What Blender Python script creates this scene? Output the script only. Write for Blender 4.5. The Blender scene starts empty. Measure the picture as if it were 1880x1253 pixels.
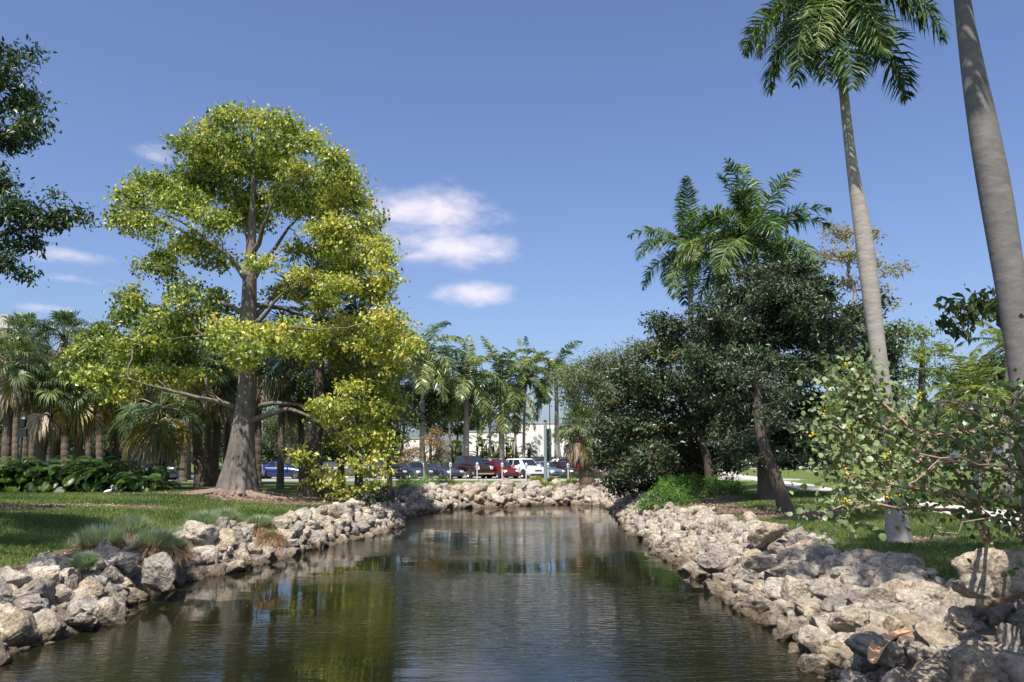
import bpy, bmesh, math, random
import numpy as np
from mathutils import Vector, Matrix, Euler, noise
random.seed(7); RNG = np.random.default_rng(7)
R = math.radians
scene = bpy.context.scene
COL = scene.collection

# ------------------------------------------------------------------ camera
F_PX, CX, CY, HZ = 1462.0, 940.0, 626.5, 844.0      # focal length in photo pixels, centre, horizon row
EYE = 3.1                                            # eye height above the water (z = 0)
PITCH = math.atan((HZ - CY) / F_PX)
cam_d = bpy.data.cameras.new('camera'); cam = bpy.data.objects.new('camera', cam_d); COL.objects.link(cam)
cam.location = (0, 0, EYE); cam.rotation_euler = (math.pi/2 + PITCH, 0, 0)
cam_d.sensor_width = 36; cam_d.lens = 36 * F_PX / 1880; cam_d.clip_end = 6000; cam_d.clip_start = .05
scene.camera = cam

# ------------------------------------------------------------------ sun, sky, exposure
SUN_EL, SUN_AZ = 60.0, 16.0     # azimuth: degrees to the left of straight behind the camera
to_sun = Vector((-math.sin(R(SUN_AZ))*math.cos(R(SUN_EL)), -math.cos(R(SUN_AZ))*math.cos(R(SUN_EL)), math.sin(R(SUN_EL))))
sun_d = bpy.data.lights.new('sun', 'SUN'); sun = bpy.data.objects.new('sun', sun_d); COL.objects.link(sun)
sun_d.energy = 5.0; sun_d.angle = R(.5); sun_d.color = (1, .955, .88)
sun.rotation_euler = (-to_sun).to_track_quat('-Z', 'Y').to_euler(); sun.location = (0, 0, 60)
world = bpy.data.worlds.new('World'); scene.world = world; world.use_nodes = True
def build_world():
    nt = world.node_tree; N = nt.nodes; L = nt.links; N.clear()
    out = N.new('ShaderNodeOutputWorld'); bg = N.new('ShaderNodeBackground'); L.new(bg.outputs[0], out.inputs[0])
    sky = N.new('ShaderNodeTexSky'); sky.sky_type = 'NISHITA'; sky.sun_disc = False
    sky.sun_elevation = R(SUN_EL); sky.sun_rotation = math.atan2(to_sun.x, to_sun.y)
    sky.air_density = 1.0; sky.dust_density = 2.2; sky.ozone_density = 1.6; sky.altitude = 0
    hs = N.new('ShaderNodeHueSaturation'); hs.inputs['Hue'].default_value = .508; hs.inputs['Saturation'].default_value = .98
    L.new(sky.outputs[0], hs.inputs['Color'])
    tint = N.new('ShaderNodeMix'); tint.data_type = 'RGBA'; tint.blend_type = 'MULTIPLY'; tint.inputs['Factor'].default_value = 1; tint.inputs['B'].default_value = (.89, .985, 1.17, 1)
    L.new(hs.outputs[0], tint.inputs['A'])
    # fair weather clouds: soft noise inside a few patches of the sky
    tc = N.new('ShaderNodeTexCoord')
    def dirof(u, v):
        d = Vector(((u-CX)/F_PX, math.cos(PITCH) - (CY-v)/F_PX*math.sin(PITCH), math.sin(PITCH) + (CY-v)/F_PX*math.cos(PITCH))); return d.normalized()
    mp = N.new('ShaderNodeMapping'); mp.vector_type = 'POINT'; mp.inputs['Scale'].default_value = (11, 11, 24)
    L.new(tc.outputs['Generated'], mp.inputs['Vector'])
    nz = N.new('ShaderNodeTexNoise'); nz.inputs['Scale'].default_value = 1.4; nz.inputs['Detail'].default_value = 7; nz.inputs['Roughness'].default_value = .62; nz.inputs['Distortion'].default_value = .15
    L.new(mp.outputs[0], nz.inputs['Vector'])
    acc = None
    patches = [(785,388,105,42,1.0),(850,455,95,30,1.0),(750,430,110,50,.75),(800,425,100,30,.8),(780,470,60,14,.7),(885,400,70,24,.55),(868,541,68,20,1.0),(700,352,50,12,.35),(288,284,34,16,.8),(125,470,52,13,.75),(120,513,44,9,.7),(72,566,50,8,.6),(120,606,70,9,.7),(200,478,40,7,.35),(205,517,30,8,.3),(1010,600,60,10,.0),
               (-500,350,220,60,.9),(-300,560,160,30,.8),(2300,400,200,60,.8),(2600,620,260,30,.8),(2150,560,90,16,.6)]
    for (u, v, ru, rv, amp) in patches:
        if amp <= 0: continue
        d = dirof(u, v); s = d.length
        sub = N.new('ShaderNodeVectorMath'); sub.operation = 'SUBTRACT'; L.new(tc.outputs['Generated'], sub.inputs[0]); sub.inputs[1].default_value = d
        sc_ = N.new('ShaderNodeVectorMath'); sc_.operation = 'MULTIPLY'; L.new(sub.outputs[0], sc_.inputs[0]); sc_.inputs[1].default_value = (F_PX/ru/1.25, F_PX/ru/1.25, F_PX/rv/1.2)
        ln = N.new('ShaderNodeVectorMath'); ln.operation = 'LENGTH'; L.new(sc_.outputs[0], ln.inputs[0])
        mr = N.new('ShaderNodeMapRange'); mr.interpolation_type = 'SMOOTHSTEP'; L.new(ln.outputs['Value'], mr.inputs[0])
        mr.inputs[1].default_value = 1.7; mr.inputs[2].default_value = 0.0; mr.inputs[3].default_value = 0; mr.inputs[4].default_value = amp
        if acc is None: acc = mr.outputs[0]
        else:
            mx = N.new('ShaderNodeMath'); mx.operation = 'MAXIMUM'; L.new(acc, mx.inputs[0]); L.new(mr.outputs[0], mx.inputs[1]); acc = mx.outputs[0]
    # density = smooth(noise + mask - threshold)
    ad = N.new('ShaderNodeMath'); ad.operation = 'MULTIPLY_ADD'; L.new(nz.outputs['Fac'], ad.inputs[0]); ad.inputs[1].default_value = 1.5; L.new(acc, ad.inputs[2])
    m2 = N.new('ShaderNodeMapRange'); m2.interpolation_type = 'SMOOTHSTEP'; L.new(ad.outputs[0], m2.inputs[0]); m2.inputs[1].default_value = 1.0; m2.inputs[2].default_value = 2.05; m2.inputs[3].default_value = 0; m2.inputs[4].default_value = .85
    gate = N.new('ShaderNodeMath'); gate.operation = 'MULTIPLY'; L.new(m2.outputs[0], gate.inputs[0])
    g2 = N.new('ShaderNodeMapRange'); L.new(acc, g2.inputs[0]); g2.inputs[1].default_value = 0; g2.inputs[2].default_value = .3; L.new(g2.outputs[0], gate.inputs[1])
    mix = N.new('ShaderNodeMix'); mix.data_type = 'RGBA'; L.new(gate.outputs[0], mix.inputs['Factor']); L.new(tint.outputs['Result'], mix.inputs['A']); mix.inputs['B'].default_value = (7.6, 7.0, 7.3, 1)
    L.new(mix.outputs['Result'], bg.inputs['Color']); bg.inputs['Strength'].default_value = .105
build_world()
scene.view_settings.view_transform = 'Standard'; scene.view_settings.look = 'None'; scene.view_settings.gamma = 1
scene.view_settings.exposure = 0.5; scene.view_settings.use_curve_mapping = False
scene.render.engine = 'CYCLES'; scene.cycles.use_denoising = True; scene.cycles.max_bounces = 6; scene.cycles.diffuse_bounces = 3
scene.cycles.glossy_bounces = 3; scene.cycles.transmission_bounces = 3; scene.cycles.transparent_max_bounces = 6; scene.cycles.caustics_reflective = False; scene.cycles.caustics_refractive = False
scene.cycles.sample_clamp_indirect = 4

# ------------------------------------------------------------------ helpers: places
def ray(u, v):
    yc = (CY - v) / F_PX
    return (u - CX)/F_PX, math.cos(PITCH) - yc*math.sin(PITCH), math.sin(PITCH) + yc*math.cos(PITCH)
def at(u, v, Y):
    x, y, z = ray(u, v); t = Y / y
    return Vector((x*t, Y, EYE + z*t))
def gnd(u, v, z):
    x, y, zz = ray(u, v); t = (z - EYE) / zz
    return Vector((x*t, y*t, z))
def px(n, Y): return n * Y / F_PX        # size in metres of n photo pixels at distance Y

# ------------------------------------------------------------------ helpers: objects
def tag(o, label=None, cat=None, group=None, kind=None):
    if label: o['label'] = label
    if cat: o['category'] = cat
    if group: o['group'] = group
    if kind: o['kind'] = kind
    return o
def empty(name, loc=(0,0,0), rz=0.0, sc=1.0, **k):
    o = bpy.data.objects.new(name, None); COL.objects.link(o); o.location = loc; o.rotation_euler = (0,0,rz); o.scale = (sc,)*3; o.empty_display_size = .3
    return tag(o, **k)
def link(name, me, parent=None, loc=None, rot=None, sc=None):
    o = bpy.data.objects.new(name, me); COL.objects.link(o)
    if parent is not None: o.parent = parent
    if loc is not None: o.location = loc
    if rot is not None: o.rotation_euler = rot
    if sc is not None: o.scale = (sc,)*3 if isinstance(sc, (int, float)) else sc
    return o
def kids(o, table):
    return table.get(o.name, [])
def copy_tree(o, parent=None):
    c = o.copy(); COL.objects.link(c)
    if parent is not None: c.parent = parent
    for ch in list(o.children): copy_tree(ch, c)
    return c

class MB:
    """numpy mesh builder: V (n,3), triangles / quads, one float attribute 'v' per vertex"""
    def __init__(s): s.V = []; s.T = []; s.Q = []; s.A = []; s.n = 0
    def add(s, V, T=None, Q=None, a=0.5):
        V = np.asarray(V, float).reshape(-1, 3)
        if T is not None and len(T): s.T.append(np.asarray(T, np.int64).reshape(-1,3) + s.n)
        if Q is not None and len(Q): s.Q.append(np.asarray(Q, np.int64).reshape(-1,4) + s.n)
        s.V.append(V); s.A.append(np.broadcast_to(np.asarray(a, float), (len(V),)).copy() if np.ndim(a) == 0 else np.asarray(a, float)); s.n += len(V)
        return s
    def merge(s, o, M=None):
        V, T, Q, A = o.arrays()
        if M is not None:
            Mn = np.array(M); V = V @ Mn[:3,:3].T + Mn[:3,3]
        return s.add(V, T, Q, A)
    def arrays(s):
        z3 = np.zeros((0,3), np.int64); z4 = np.zeros((0,4), np.int64)
        return (np.concatenate(s.V) if s.V else np.zeros((0,3)), np.concatenate(s.T) if s.T else z3, np.concatenate(s.Q) if s.Q else z4, np.concatenate(s.A) if s.A else np.zeros(0))
    def mesh(s, name, mat, smooth=False, extra=None):
        V, T, Q, A = s.arrays()
        me = bpy.data.meshes.new(name); nl = len(T)*3 + len(Q)*4; nf = len(T) + len(Q)
        me.vertices.add(len(V)); me.vertices.foreach_set('co', V.astype(np.float32).ravel())
        me.loops.add(nl); me.polygons.add(nf)
        me.loops.foreach_set('vertex_index', np.concatenate([T.ravel(), Q.ravel()]).astype(np.int32))
        ls = np.concatenate([np.arange(len(T))*3, len(T)*3 + np.arange(len(Q))*4]).astype(np.int32)
        me.polygons.foreach_set('loop_start', ls)
        me.polygons.foreach_set('use_smooth', np.full(nf, smooth))
        me.update(calc_edges=True)
        at_ = me.attributes.new('v', 'FLOAT', 'POINT'); at_.data.foreach_set('value', A.astype(np.float32))
        if extra:
            for k, arr in extra.items():
                e = me.attributes.new(k, 'FLOAT', 'POINT'); e.data.foreach_set('value', np.asarray(arr, np.float32))
        me.materials.append(mat)
        return me
    def build(s, name, mat, parent=None, smooth=False, **k):
        return link(name, s.mesh(name, mat, smooth, k.pop('extra', None)), parent, **k)
    # primitives
    def box(s, c, d, M=None, a=.5, taper=1.0):
        x, y, z = [q/2 for q in d]
        V = np.array([(-x,-y,-z),(x,-y,-z),(x,y,-z),(-x,y,-z),(-x*taper,-y*taper,z),(x*taper,-y*taper,z),(x*taper,y*taper,z),(-x*taper,y*taper,z)])
        if M is not None: V = V @ np.array(M)[:3,:3].T
        V = V + np.array(c)
        return s.add(V, Q=[(3,2,1,0),(4,5,6,7),(0,1,5,4),(1,2,6,5),(2,3,7,6),(3,0,4,7)], a=a)
    def tube(s, P, r, k=8, a=.5, cap=True, prof=None):
        P = np.asarray(P, float); n = len(P); r = np.broadcast_to(np.asarray(r, float), (n,))
        Tn = np.gradient(P, axis=0); Tn /= np.maximum(np.linalg.norm(Tn, axis=1, keepdims=True), 1e-9)
        ref = np.array((0,0,1.)) if abs(Tn[:,2]).mean() < .75 else np.array((1.,0,0))
        X = np.cross(Tn, ref); X /= np.maximum(np.linalg.norm(X, axis=1, keepdims=True), 1e-9); Y = np.cross(X, Tn)
        th = np.arange(k) * 2*np.pi/k
        pr = np.ones((n, k)) if prof is None else prof
        V = P[:,None] + (r[:,None]*pr)[:,:,None] * (np.cos(th)[None,:,None]*X[:,None] + np.sin(th)[None,:,None]*Y[:,None])
        i = np.arange(n-1)[:,None]*k; j = np.arange(k)[None]; j2 = (j+1) % k
        Q = np.stack([i+j, i+j2, i+k+j2, i+k+j], -1).reshape(-1,4)
        aa = a if np.ndim(a) else np.full(n, a)
        s.add(V.reshape(-1,3), Q=Q, a=np.repeat(aa, k))
        if cap:
            for e, sg in ((0,1),(n-1,-1)):
                ring = V[e]; c = ring.mean(0); jj = np.arange(k); T = np.stack([np.full(k,k), jj, (jj+1)%k], -1)
                if sg > 0: T = T[:,::-1]
                s.add(np.vstack([ring, c]), T=T, a=float(aa[e]))
        return s
    def lathe(s, prof, k=16, c=(0,0,0), a=.5, axis='Z'):
        prof = np.asarray(prof, float); n = len(prof); th = np.arange(k)*2*np.pi/k
        V = np.stack([prof[:,0,None]*np.cos(th), prof[:,0,None]*np.sin(th), np.repeat(prof[:,1,None], k, 1)], -1)
        if axis == 'Y': V = V[..., [0,2,1]]
        if axis == 'X': V = V[..., [2,0,1]]
        i = np.arange(n-1)[:,None]*k; j = np.arange(k)[None]; j2 = (j+1)%k
        Q = np.stack([i+j, i+j2, i+k+j2, i+k+j], -1).reshape(-1,4)
        if axis == 'Y': Q = Q[:,::-1]
        return s.add(V.reshape(-1,3)+np.array(c), Q=Q, a=a)

def unit(v): return v / np.maximum(np.linalg.norm(v, axis=-1, keepdims=True), 1e-9)
def rand_dirs(n, rng): return unit(rng.normal(size=(n,3)))
def leaves(mb, P, D, Nn, L, W, a, fold=.25, droop=.0):
    """folded rhomb leaf: base, right, tip, left"""
    D = unit(D); S = unit(np.cross(D, Nn)); Nn = np.cross(S, D); n = len(P)
    L = np.broadcast_to(L, (n,))[:,None]; W = np.broadcast_to(W, (n,))[:,None]
    b = P; m = P + D*L*.45; t = P + D*L - Nn*L*droop
    r = m + S*W*.5 + Nn*W*fold; l = m - S*W*.5 + Nn*W*fold
    V = np.stack([b, r, t, l], 1).reshape(-1,3); o = np.arange(n)[:,None]*4
    T = np.concatenate([o + [0,1,2], o + [0,2,3]], 0)
    mb.add(V, T=T, a=np.repeat(a, 4))

# ------------------------------------------------------------------ helpers: materials
MATS = {}
def mat(name):
    m = bpy.data.materials.new(name); m.use_nodes = True; MATS[name] = m
    nt = m.node_tree; b = nt.nodes['Principled BSDF']; return m, nt, b
def setp(b, **k):
    for kk, v in k.items():
        kk = kk.replace('_', ' ')
        b.inputs[kk].default_value = (v + (1,)) if isinstance(v, tuple) and len(v) == 3 else v
def simple(name, col, rough=.6, metal=0, spec=.5, coat=0, noise_amt=0, noise_scale=8, bump=0, bscale=40):
    m, nt, b = mat(name); N, L = nt.nodes, nt.links
    setp(b, Base_Color=col, Roughness=rough, Metallic=metal); b.inputs['Specular IOR Level'].default_value = spec
    if coat: b.inputs['Coat Weight'].default_value = coat; b.inputs['Coat Roughness'].default_value = .04
    if noise_amt or bump:
        tc = N.new('ShaderNodeTexCoord')
    if noise_amt:
        nz = N.new('ShaderNodeTexNoise'); nz.inputs['Scale'].default_value = noise_scale; nz.inputs['Detail'].default_value = 6; L.new(tc.outputs['Object'], nz.inputs[0])
        cr = N.new('ShaderNodeValToRGB'); cr.color_ramp.elements[0].position = .3; cr.color_ramp.elements[1].position = .7
        lo = tuple(c*(1-noise_amt) for c in col); hi = tuple(min(1, c*(1+noise_amt*.6)) for c in col)
        cr.color_ramp.elements[0].color = lo+(1,); cr.color_ramp.elements[1].color = hi+(1,); L.new(nz.outputs[0], cr.inputs[0]); L.new(cr.outputs[0], b.inputs['Base Color'])
    if bump:
        n2 = N.new('ShaderNodeTexNoise'); n2.inputs['Scale'].default_value = bscale; n2.inputs['Detail'].default_value = 5; L.new(tc.outputs['Object'], n2.inputs[0])
        bp = N.new('ShaderNodeBump'); bp.inputs['Strength'].default_value = bump; bp.inputs['Distance'].default_value = .03; L.new(n2.outputs[0], bp.inputs['Height']); L.new(bp.outputs[0], b.inputs['Normal'])
    return m
def ramp(nt, fac, stops):
    cr = nt.nodes.new('ShaderNodeValToRGB'); e = cr.color_ramp.elements
    while len(e) < len(stops): e.new(.5)
    for i, (p, c) in enumerate(stops): e[i].position = p; e[i].color = tuple(c) + (1,)
    nt.links.new(fac, cr.inputs[0]); return cr.outputs[0]
def tnoise(nt, scale, detail=5, rough=.55, coord='Object', vec=None, dist=0):
    n = nt.nodes.new('ShaderNodeTexNoise'); n.inputs['Scale'].default_value = scale; n.inputs['Detail'].default_value = detail; n.inputs['Roughness'].default_value = rough; n.inputs['Distortion'].default_value = dist
    if vec is None:
        tc = nt.nodes.new('ShaderNodeTexCoord'); vec = tc.outputs[coord]
    nt.links.new(vec, n.inputs['Vector']); return n.outputs['Fac']
def mixc(nt, fac, a, b):
    m = nt.nodes.new('ShaderNodeMix'); m.data_type = 'RGBA'
    for s, v in (('Factor', fac), ('A', a), ('B', b)):
        if hasattr(v, 'is_linked') or hasattr(v, 'links'): nt.links.new(v, m.inputs[s])
        elif isinstance(v, tuple): m.inputs[s].default_value = v + (1,)
        else: m.inputs[s].default_value = v
    return m.outputs['Result']
def mth(nt, op, a, b=0.0, clamp=False):
    m = nt.nodes.new('ShaderNodeMath'); m.operation = op; m.use_clamp = clamp
    for i, v in enumerate((a, b)):
        if hasattr(v, 'links'): nt.links.new(v, m.inputs[i])
        else: m.inputs[i].default_value = v
    return m.outputs[0]
def mrange(nt, v, a, b, c=0., d=1., smooth=False):
    m = nt.nodes.new('ShaderNodeMapRange'); nt.links.new(v, m.inputs[0])
    if smooth: m.interpolation_type = 'SMOOTHSTEP'
    for i, q in enumerate((a,b,c,d)): m.inputs[i+1].default_value = q
    return m.outputs[0]
def bumpn(nt, b, h, strength=.5, dist=.02):
    bp = nt.nodes.new('ShaderNodeBump'); bp.inputs['Strength'].default_value = strength; bp.inputs['Distance'].default_value = dist
    nt.links.new(h, bp.inputs['Height']); nt.links.new(bp.outputs[0], b.inputs['Normal'])
def attr(nt, name):
    a = nt.nodes.new('ShaderNodeAttribute'); a.attribute_name = name; return a.outputs['Fac']
def leafmat(name, stops, rough=.45, trans=.28, spec=.5, per_obj=0.0, tcol=1.35):
    m, nt, b = mat(name); v = attr(nt, 'v')
    if per_obj:
        oi = nt.nodes.new('ShaderNodeObjectInfo'); r = mth(nt, 'MULTIPLY', mth(nt, 'SUBTRACT', oi.outputs['Random'], .5), per_obj); v = mth(nt, 'ADD', v, r, True)
    c = ramp(nt, v, stops); nt.links.new(c, b.inputs['Base Color']); b.inputs['Roughness'].default_value = rough; b.inputs['Specular IOR Level'].default_value = spec
    t = nt.nodes.new('ShaderNodeBsdfTranslucent'); g = nt.nodes.new('ShaderNodeMix'); g.data_type = 'RGBA'; g.blend_type = 'MULTIPLY'; g.inputs['Factor'].default_value = 1
    nt.links.new(c, g.inputs['A']); g.inputs['B'].default_value = (tcol, tcol*1.05, tcol*.6, 1); nt.links.new(g.outputs['Result'], t.inputs['Color'])
    mx = nt.nodes.new('ShaderNodeMixShader'); mx.inputs[0].default_value = trans
    nt.links.new(b.outputs[0], mx.inputs[1]); nt.links.new(t.outputs[0], mx.inputs[2]); nt.links.new(mx.outputs[0], nt.nodes['Material Output'].inputs['Surface'])
    return m
def barkmat(name, c1, c2, scale=3, ring=0, streak=6, bump=.6):
    m, nt, b = mat(name); tc = nt.nodes.new('ShaderNodeTexCoord'); mp = nt.nodes.new('ShaderNodeMapping'); mp.inputs['Scale'].default_value = (streak, streak, 1 if not ring else ring)
    nt.links.new(tc.outputs['Object'], mp.inputs['Vector']); n1 = tnoise(nt, scale, 8, .65, vec=mp.outputs[0]); n2 = tnoise(nt, .7, 4)
    f = mth(nt, 'ADD', mth(nt, 'MULTIPLY', n1, .6), mth(nt, 'MULTIPLY', n2, .4))
    c = ramp(nt, f, [(.32, c1), (.52, tuple((a+b_)/2 for a, b_ in zip(c1, c2))), (.68, c2)])
    nt.links.new(c, b.inputs['Base Color']); b.inputs['Roughness'].default_value = .85; b.inputs['Specular IOR Level'].default_value = .2
    bumpn(nt, b, n1, bump, .04); return m

M = {}
M['ceiba_bark'] = barkmat('ceiba_bark', (.07,.06,.05), (.27,.235,.20), 2.6, streak=2.2, bump=1.0)
M['dark_bark'] = barkmat('dark_bark', (.045,.035,.028), (.16,.13,.10), 3)
M['pale_bark'] = barkmat('pale_bark', (.16,.14,.12), (.36,.33,.29), 3)
M['twig_bark'] = barkmat('twig_bark', (.26,.165,.12), (.52,.37,.28), 5)
M['root_bark'] = barkmat('root_bark', (.13,.09,.07), (.36,.26,.2), 4)
M['palm_trunk'] = barkmat('palm_trunk', (.22,.19,.165), (.44,.405,.365), 2.0, ring=7, streak=1.6, bump=.25)
M['shaded_palm_trunk'] = barkmat('shaded_palm_trunk', (.11,.10,.095), (.24,.225,.21), 2.0, ring=5, streak=2.0, bump=.25)  # darker copy of the palm trunk, shade put into its colour
M['brown_trunk'] = barkmat('brown_trunk', (.06,.045,.033), (.23,.175,.13), 2.5, ring=9, streak=3, bump=.8)
M['crownshaft'] = simple('crownshaft', (.16,.26,.05), .35, noise_amt=.35, noise_scale=3)
M['yellow_ceiba'] = leafmat('ceiba_leaf', [(0,(.045,.09,.022)),(.22,(.14,.20,.04)),(.5,(.33,.39,.075)),(.8,(.54,.54,.10)),(1,(.66,.52,.10))], .42, .30)
M['dark_leaf'] = leafmat('dark_leaf', [(0,(.012,.03,.008)),(.5,(.03,.07,.016)),(1,(.075,.13,.025))], .38, .22)
M['magnolia'] = leafmat('magnolia_leaf', [(0,(.024,.040,.017)),(.5,(.048,.076,.031)),(.88,(.11,.155,.07)),(1,(.15,.08,.03))], .42, .12, .5)
M['oak_leaf'] = leafmat('oak_leaf', [(0,(.025,.045,.014)),(.5,(.06,.095,.025)),(1,(.13,.17,.05))], .6, .25)
M['grey_leaf'] = leafmat('grey_leaf', [(0,(.07,.095,.04)),(.5,(.13,.16,.075)),(1,(.24,.27,.14))], .6, .3)
M['lime_leaf'] = leafmat('lime_leaf', [(0,(.06,.11,.02)),(.5,(.15,.23,.03)),(1,(.33,.36,.05))], .5, .3)
M['gold_leaf'] = leafmat('gold_leaf', [(0,(.10,.11,.02)),(.5,(.24,.22,.035)),(1,(.42,.28,.05))], .5, .3)
M['palm_frond'] = leafmat('palm_frond', [(0,(.025,.06,.012)),(.5,(.06,.125,.022)),(1,(.19,.24,.06))], .45, .26, .45, per_obj=.4)
M['coco_frond'] = leafmat('coco_frond', [(0,(.05,.10,.02)),(.5,(.13,.19,.03)),(1,(.30,.30,.06))], .35, .28, .6, per_obj=.5)
M['fan_frond'] = leafmat('fan_frond', [(0,(.04,.075,.028)),(.5,(.10,.15,.055)),(.9,(.19,.23,.08)),(1,(.32,.28,.08))], .4, .2, .5, per_obj=.5)
M['blue_fan'] = leafmat('blue_fan', [(0,(.10,.14,.13)),(1,(.26,.33,.31))], .45, .12, .4, per_obj=.3)
M['dead_frond'] = leafmat('dead_frond', [(0,(.17,.115,.075)),(.5,(.40,.30,.21)),(1,(.66,.55,.42))], .8, .15, .2, per_obj=.6, tcol=1.0)
M['far_frond'] = leafmat('far_frond', [(0,(.05,.09,.03)),(.5,(.12,.18,.05)),(1,(.30,.32,.10))], .35, .25, .6, per_obj=.5)
M['yellow_frond'] = leafmat('yellow_frond', [(0,(.16,.17,.03)),(1,(.42,.34,.06))], .45, .25, .4, per_obj=.4)
M['philo'] = leafmat('philodendron_leaf', [(0,(.014,.035,.01)),(.5,(.03,.075,.016)),(1,(.12,.19,.03))], .3, .25, .6, per_obj=.7)
M['round_leaf_pale'] = leafmat('round_leaf_pale', [(0,(.06,.10,.03)),(.5,(.19,.25,.10)),(1,(.40,.46,.24))], .4, .3, .5, per_obj=.5)
M['round_leaf_dark'] = leafmat('round_leaf_dark', [(0,(.03,.055,.018)),(.5,(.085,.14,.04)),(.9,(.19,.25,.08)),(1,(.32,.25,.10))], .35, .3, .5, per_obj=.5)
M['cover_leaf'] = leafmat('cover_leaf', [(0,(.035,.10,.012)),(.6,(.09,.21,.02)),(1,(.20,.34,.05))], .5, .3)
M['fern_leaf'] = leafmat('fern_leaf', [(0,(.06,.14,.03)),(.6,(.15,.28,.06)),(1,(.4,.5,.3))], .5, .3)
M['pink_leaf'] = leafmat('pink_leaf', [(0,(.12,.14,.03)),(.5,(.32,.2,.07)),(1,(.45,.24,.16))], .55, .3)
M['hedge_leaf'] = leafmat('hedge_leaf', [(0,(.015,.035,.01)),(.6,(.045,.085,.018)),(1,(.10,.16,.03))], .5, .2)
M['blade_green'] = leafmat('blade_green', [(0,(.13,.18,.10)),(.5,(.27,.34,.20)),(1,(.46,.52,.36))], .55, .25)
M['blade_dry'] = leafmat('blade_dry', [(0,(.14,.08,.045)),(.5,(.32,.20,.11)),(1,(.48,.34,.21))], .75, .2, .2, tcol=1.0)
M['lily_blade'] = leafmat('lily_blade', [(0,(.12,.16,.035)),(1,(.42,.44,.14))], .5, .3)
M['lawn_blade'] = leafmat('lawn_blade', [(0,(.05,.09,.018)),(.5,(.12,.175,.04)),(1,(.25,.28,.085))], .6, .3)
M['flower'] = simple('flower_yellow', (.75,.55,.02), .6)
# ------------------------------------------------------------------ terrain
def sm(t): t = np.clip(t, 0, 1); return t*t*(3-2*t)
# shoreline: photo column, row at the waterline -> place; then bank width and height of the bank top
SHORE_PX = [(-260,1330,1.5,.80),(0,1203,1.35,.80),(90,1178,1.3,.80),(170,1150,1.3,.82),(262,1092,1.3,.82),(350,1062,1.3,.82),(430,1046,1.3,.85),(520,1021,1.3,.9),(600,1001,1.35,.95),(680,984,1.5,1.05),(733,966,1.5,1.15),
            (728,955,1.5,1.2),(770,944,1.6,1.25),(840,934,1.8,1.28),(940,930,1.9,1.28),(1050,926,2.1,1.28),(1118,930,2.3,1.28),(1138,944,2.1,1.28),(1150,958,1.5,1.15),(1160,980,1.6,1.08),(1200,1000,1.9,1.02),(1232,1024,2.3,.98),(1290,1058,2.45,.95),(1330,1088,2.4,.92),(1400,1138,2.5,.9),(1450,1172,2.7,.88),(1495,1210,3.3,.85),(1545,1262,4.0,.8),(1700,1500,4.5,.8)]
SH = [(gnd(u, v, 0).x, gnd(u, v, 0).y, W, t) for (u, v, W, t) in SHORE_PX]
SH = [(-9.0,-14,1.6,.8),(-8.6,4,1.6,.8)] + SH[1:-1] + [(3.1,6.2,4.5,.8),(2.9,3,4.5,.8),(3.2,-14,4.5,.8)]
SHa = np.array(SH)
PLAT = 1.45
def shore_info(X, Y):
    """signed distance (positive on land), bank width, bank top, arc parameter"""
    X = np.asarray(X, float).ravel(); Y = np.asarray(Y, float).ravel(); n = len(X)
    best = np.full(n, 1e9); W = np.zeros(n); T = np.zeros(n); S = np.zeros(n); inside = np.zeros(n, bool)
    A = SHa; K = len(A); arc = 0
    for i in range(K):
        a = A[i]; b = A[(i+1) % K]; ex, ey = b[0]-a[0], b[1]-a[1]; l2 = ex*ex+ey*ey
        if i < K-1:
            t = np.clip(((X-a[0])*ex + (Y-a[1])*ey)/l2, 0, 1)
            d = np.hypot(X-a[0]-t*ex, Y-a[1]-t*ey); m = d < best
            best[m] = d[m]; W[m] = (a[2]+(b[2]-a[2])*t)[m]; T[m] = (a[3]+(b[3]-a[3])*t)[m]; S[m] = (arc + t*math.sqrt(l2))[m]
            arc += math.sqrt(l2)
        c = ((a[1] > Y) != (b[1] > Y)) & (X < ex*(Y-a[1])/(ey if abs(ey) > 1e-9 else 1e-9) + a[0])
        inside ^= c
    return np.where(inside, -best, best), W, T, S
def height(X, Y):
    shp = np.shape(X); d, W, T, S = shore_info(X, Y); X_ = np.ravel(X); Y_ = np.ravel(Y)
    h = np.where(d < 0, -1.0*sm(-d/1.6), 0)
    up = T*(np.clip(d/W, 0, 1)**.75)
    far = T + (PLAT-T)*sm((d-W+1)/10)
    h = np.where(d >= 0, np.where(d < W, up, far), h)
    mound = .18*np.exp(-((X_+12.9)**2+(Y_-38)**2)/9.0)
    lumps = .05*np.sin(X_*.55+1.3)*np.cos(Y_*.41)*sm((d-2)/4)*(1-sm((Y_-50)/8))
    rise = .85*sm((Y_-88)/55)*sm((X_-22)/14)
    return (h+mound+lumps+rise).reshape(shp)
def hz(x, y): return float(height(np.array([x]), np.array([y]))[0])

def growing(a, b, start, fac):
    out = [a]; s = start; sg = 1 if b > a else -1
    while abs(out[-1]-a) < abs(b-a): out.append(out[-1] + sg*s); s *= fac
    return np.array(out[1:])
xs = np.concatenate([growing(-20, -2500, .6, 1.16)[::-1], np.arange(-20, 22.01, .26), growing(22, 2500, .6, 1.16)])
ys = np.concatenate([growing(3, -400, .8, 1.25)[::-1], np.arange(3, 62.01, .28), growing(62, 3500, .6, 1.14)])
XX, YY = np.meshgrid(xs, ys); ZZ = height(XX, YY)
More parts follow.
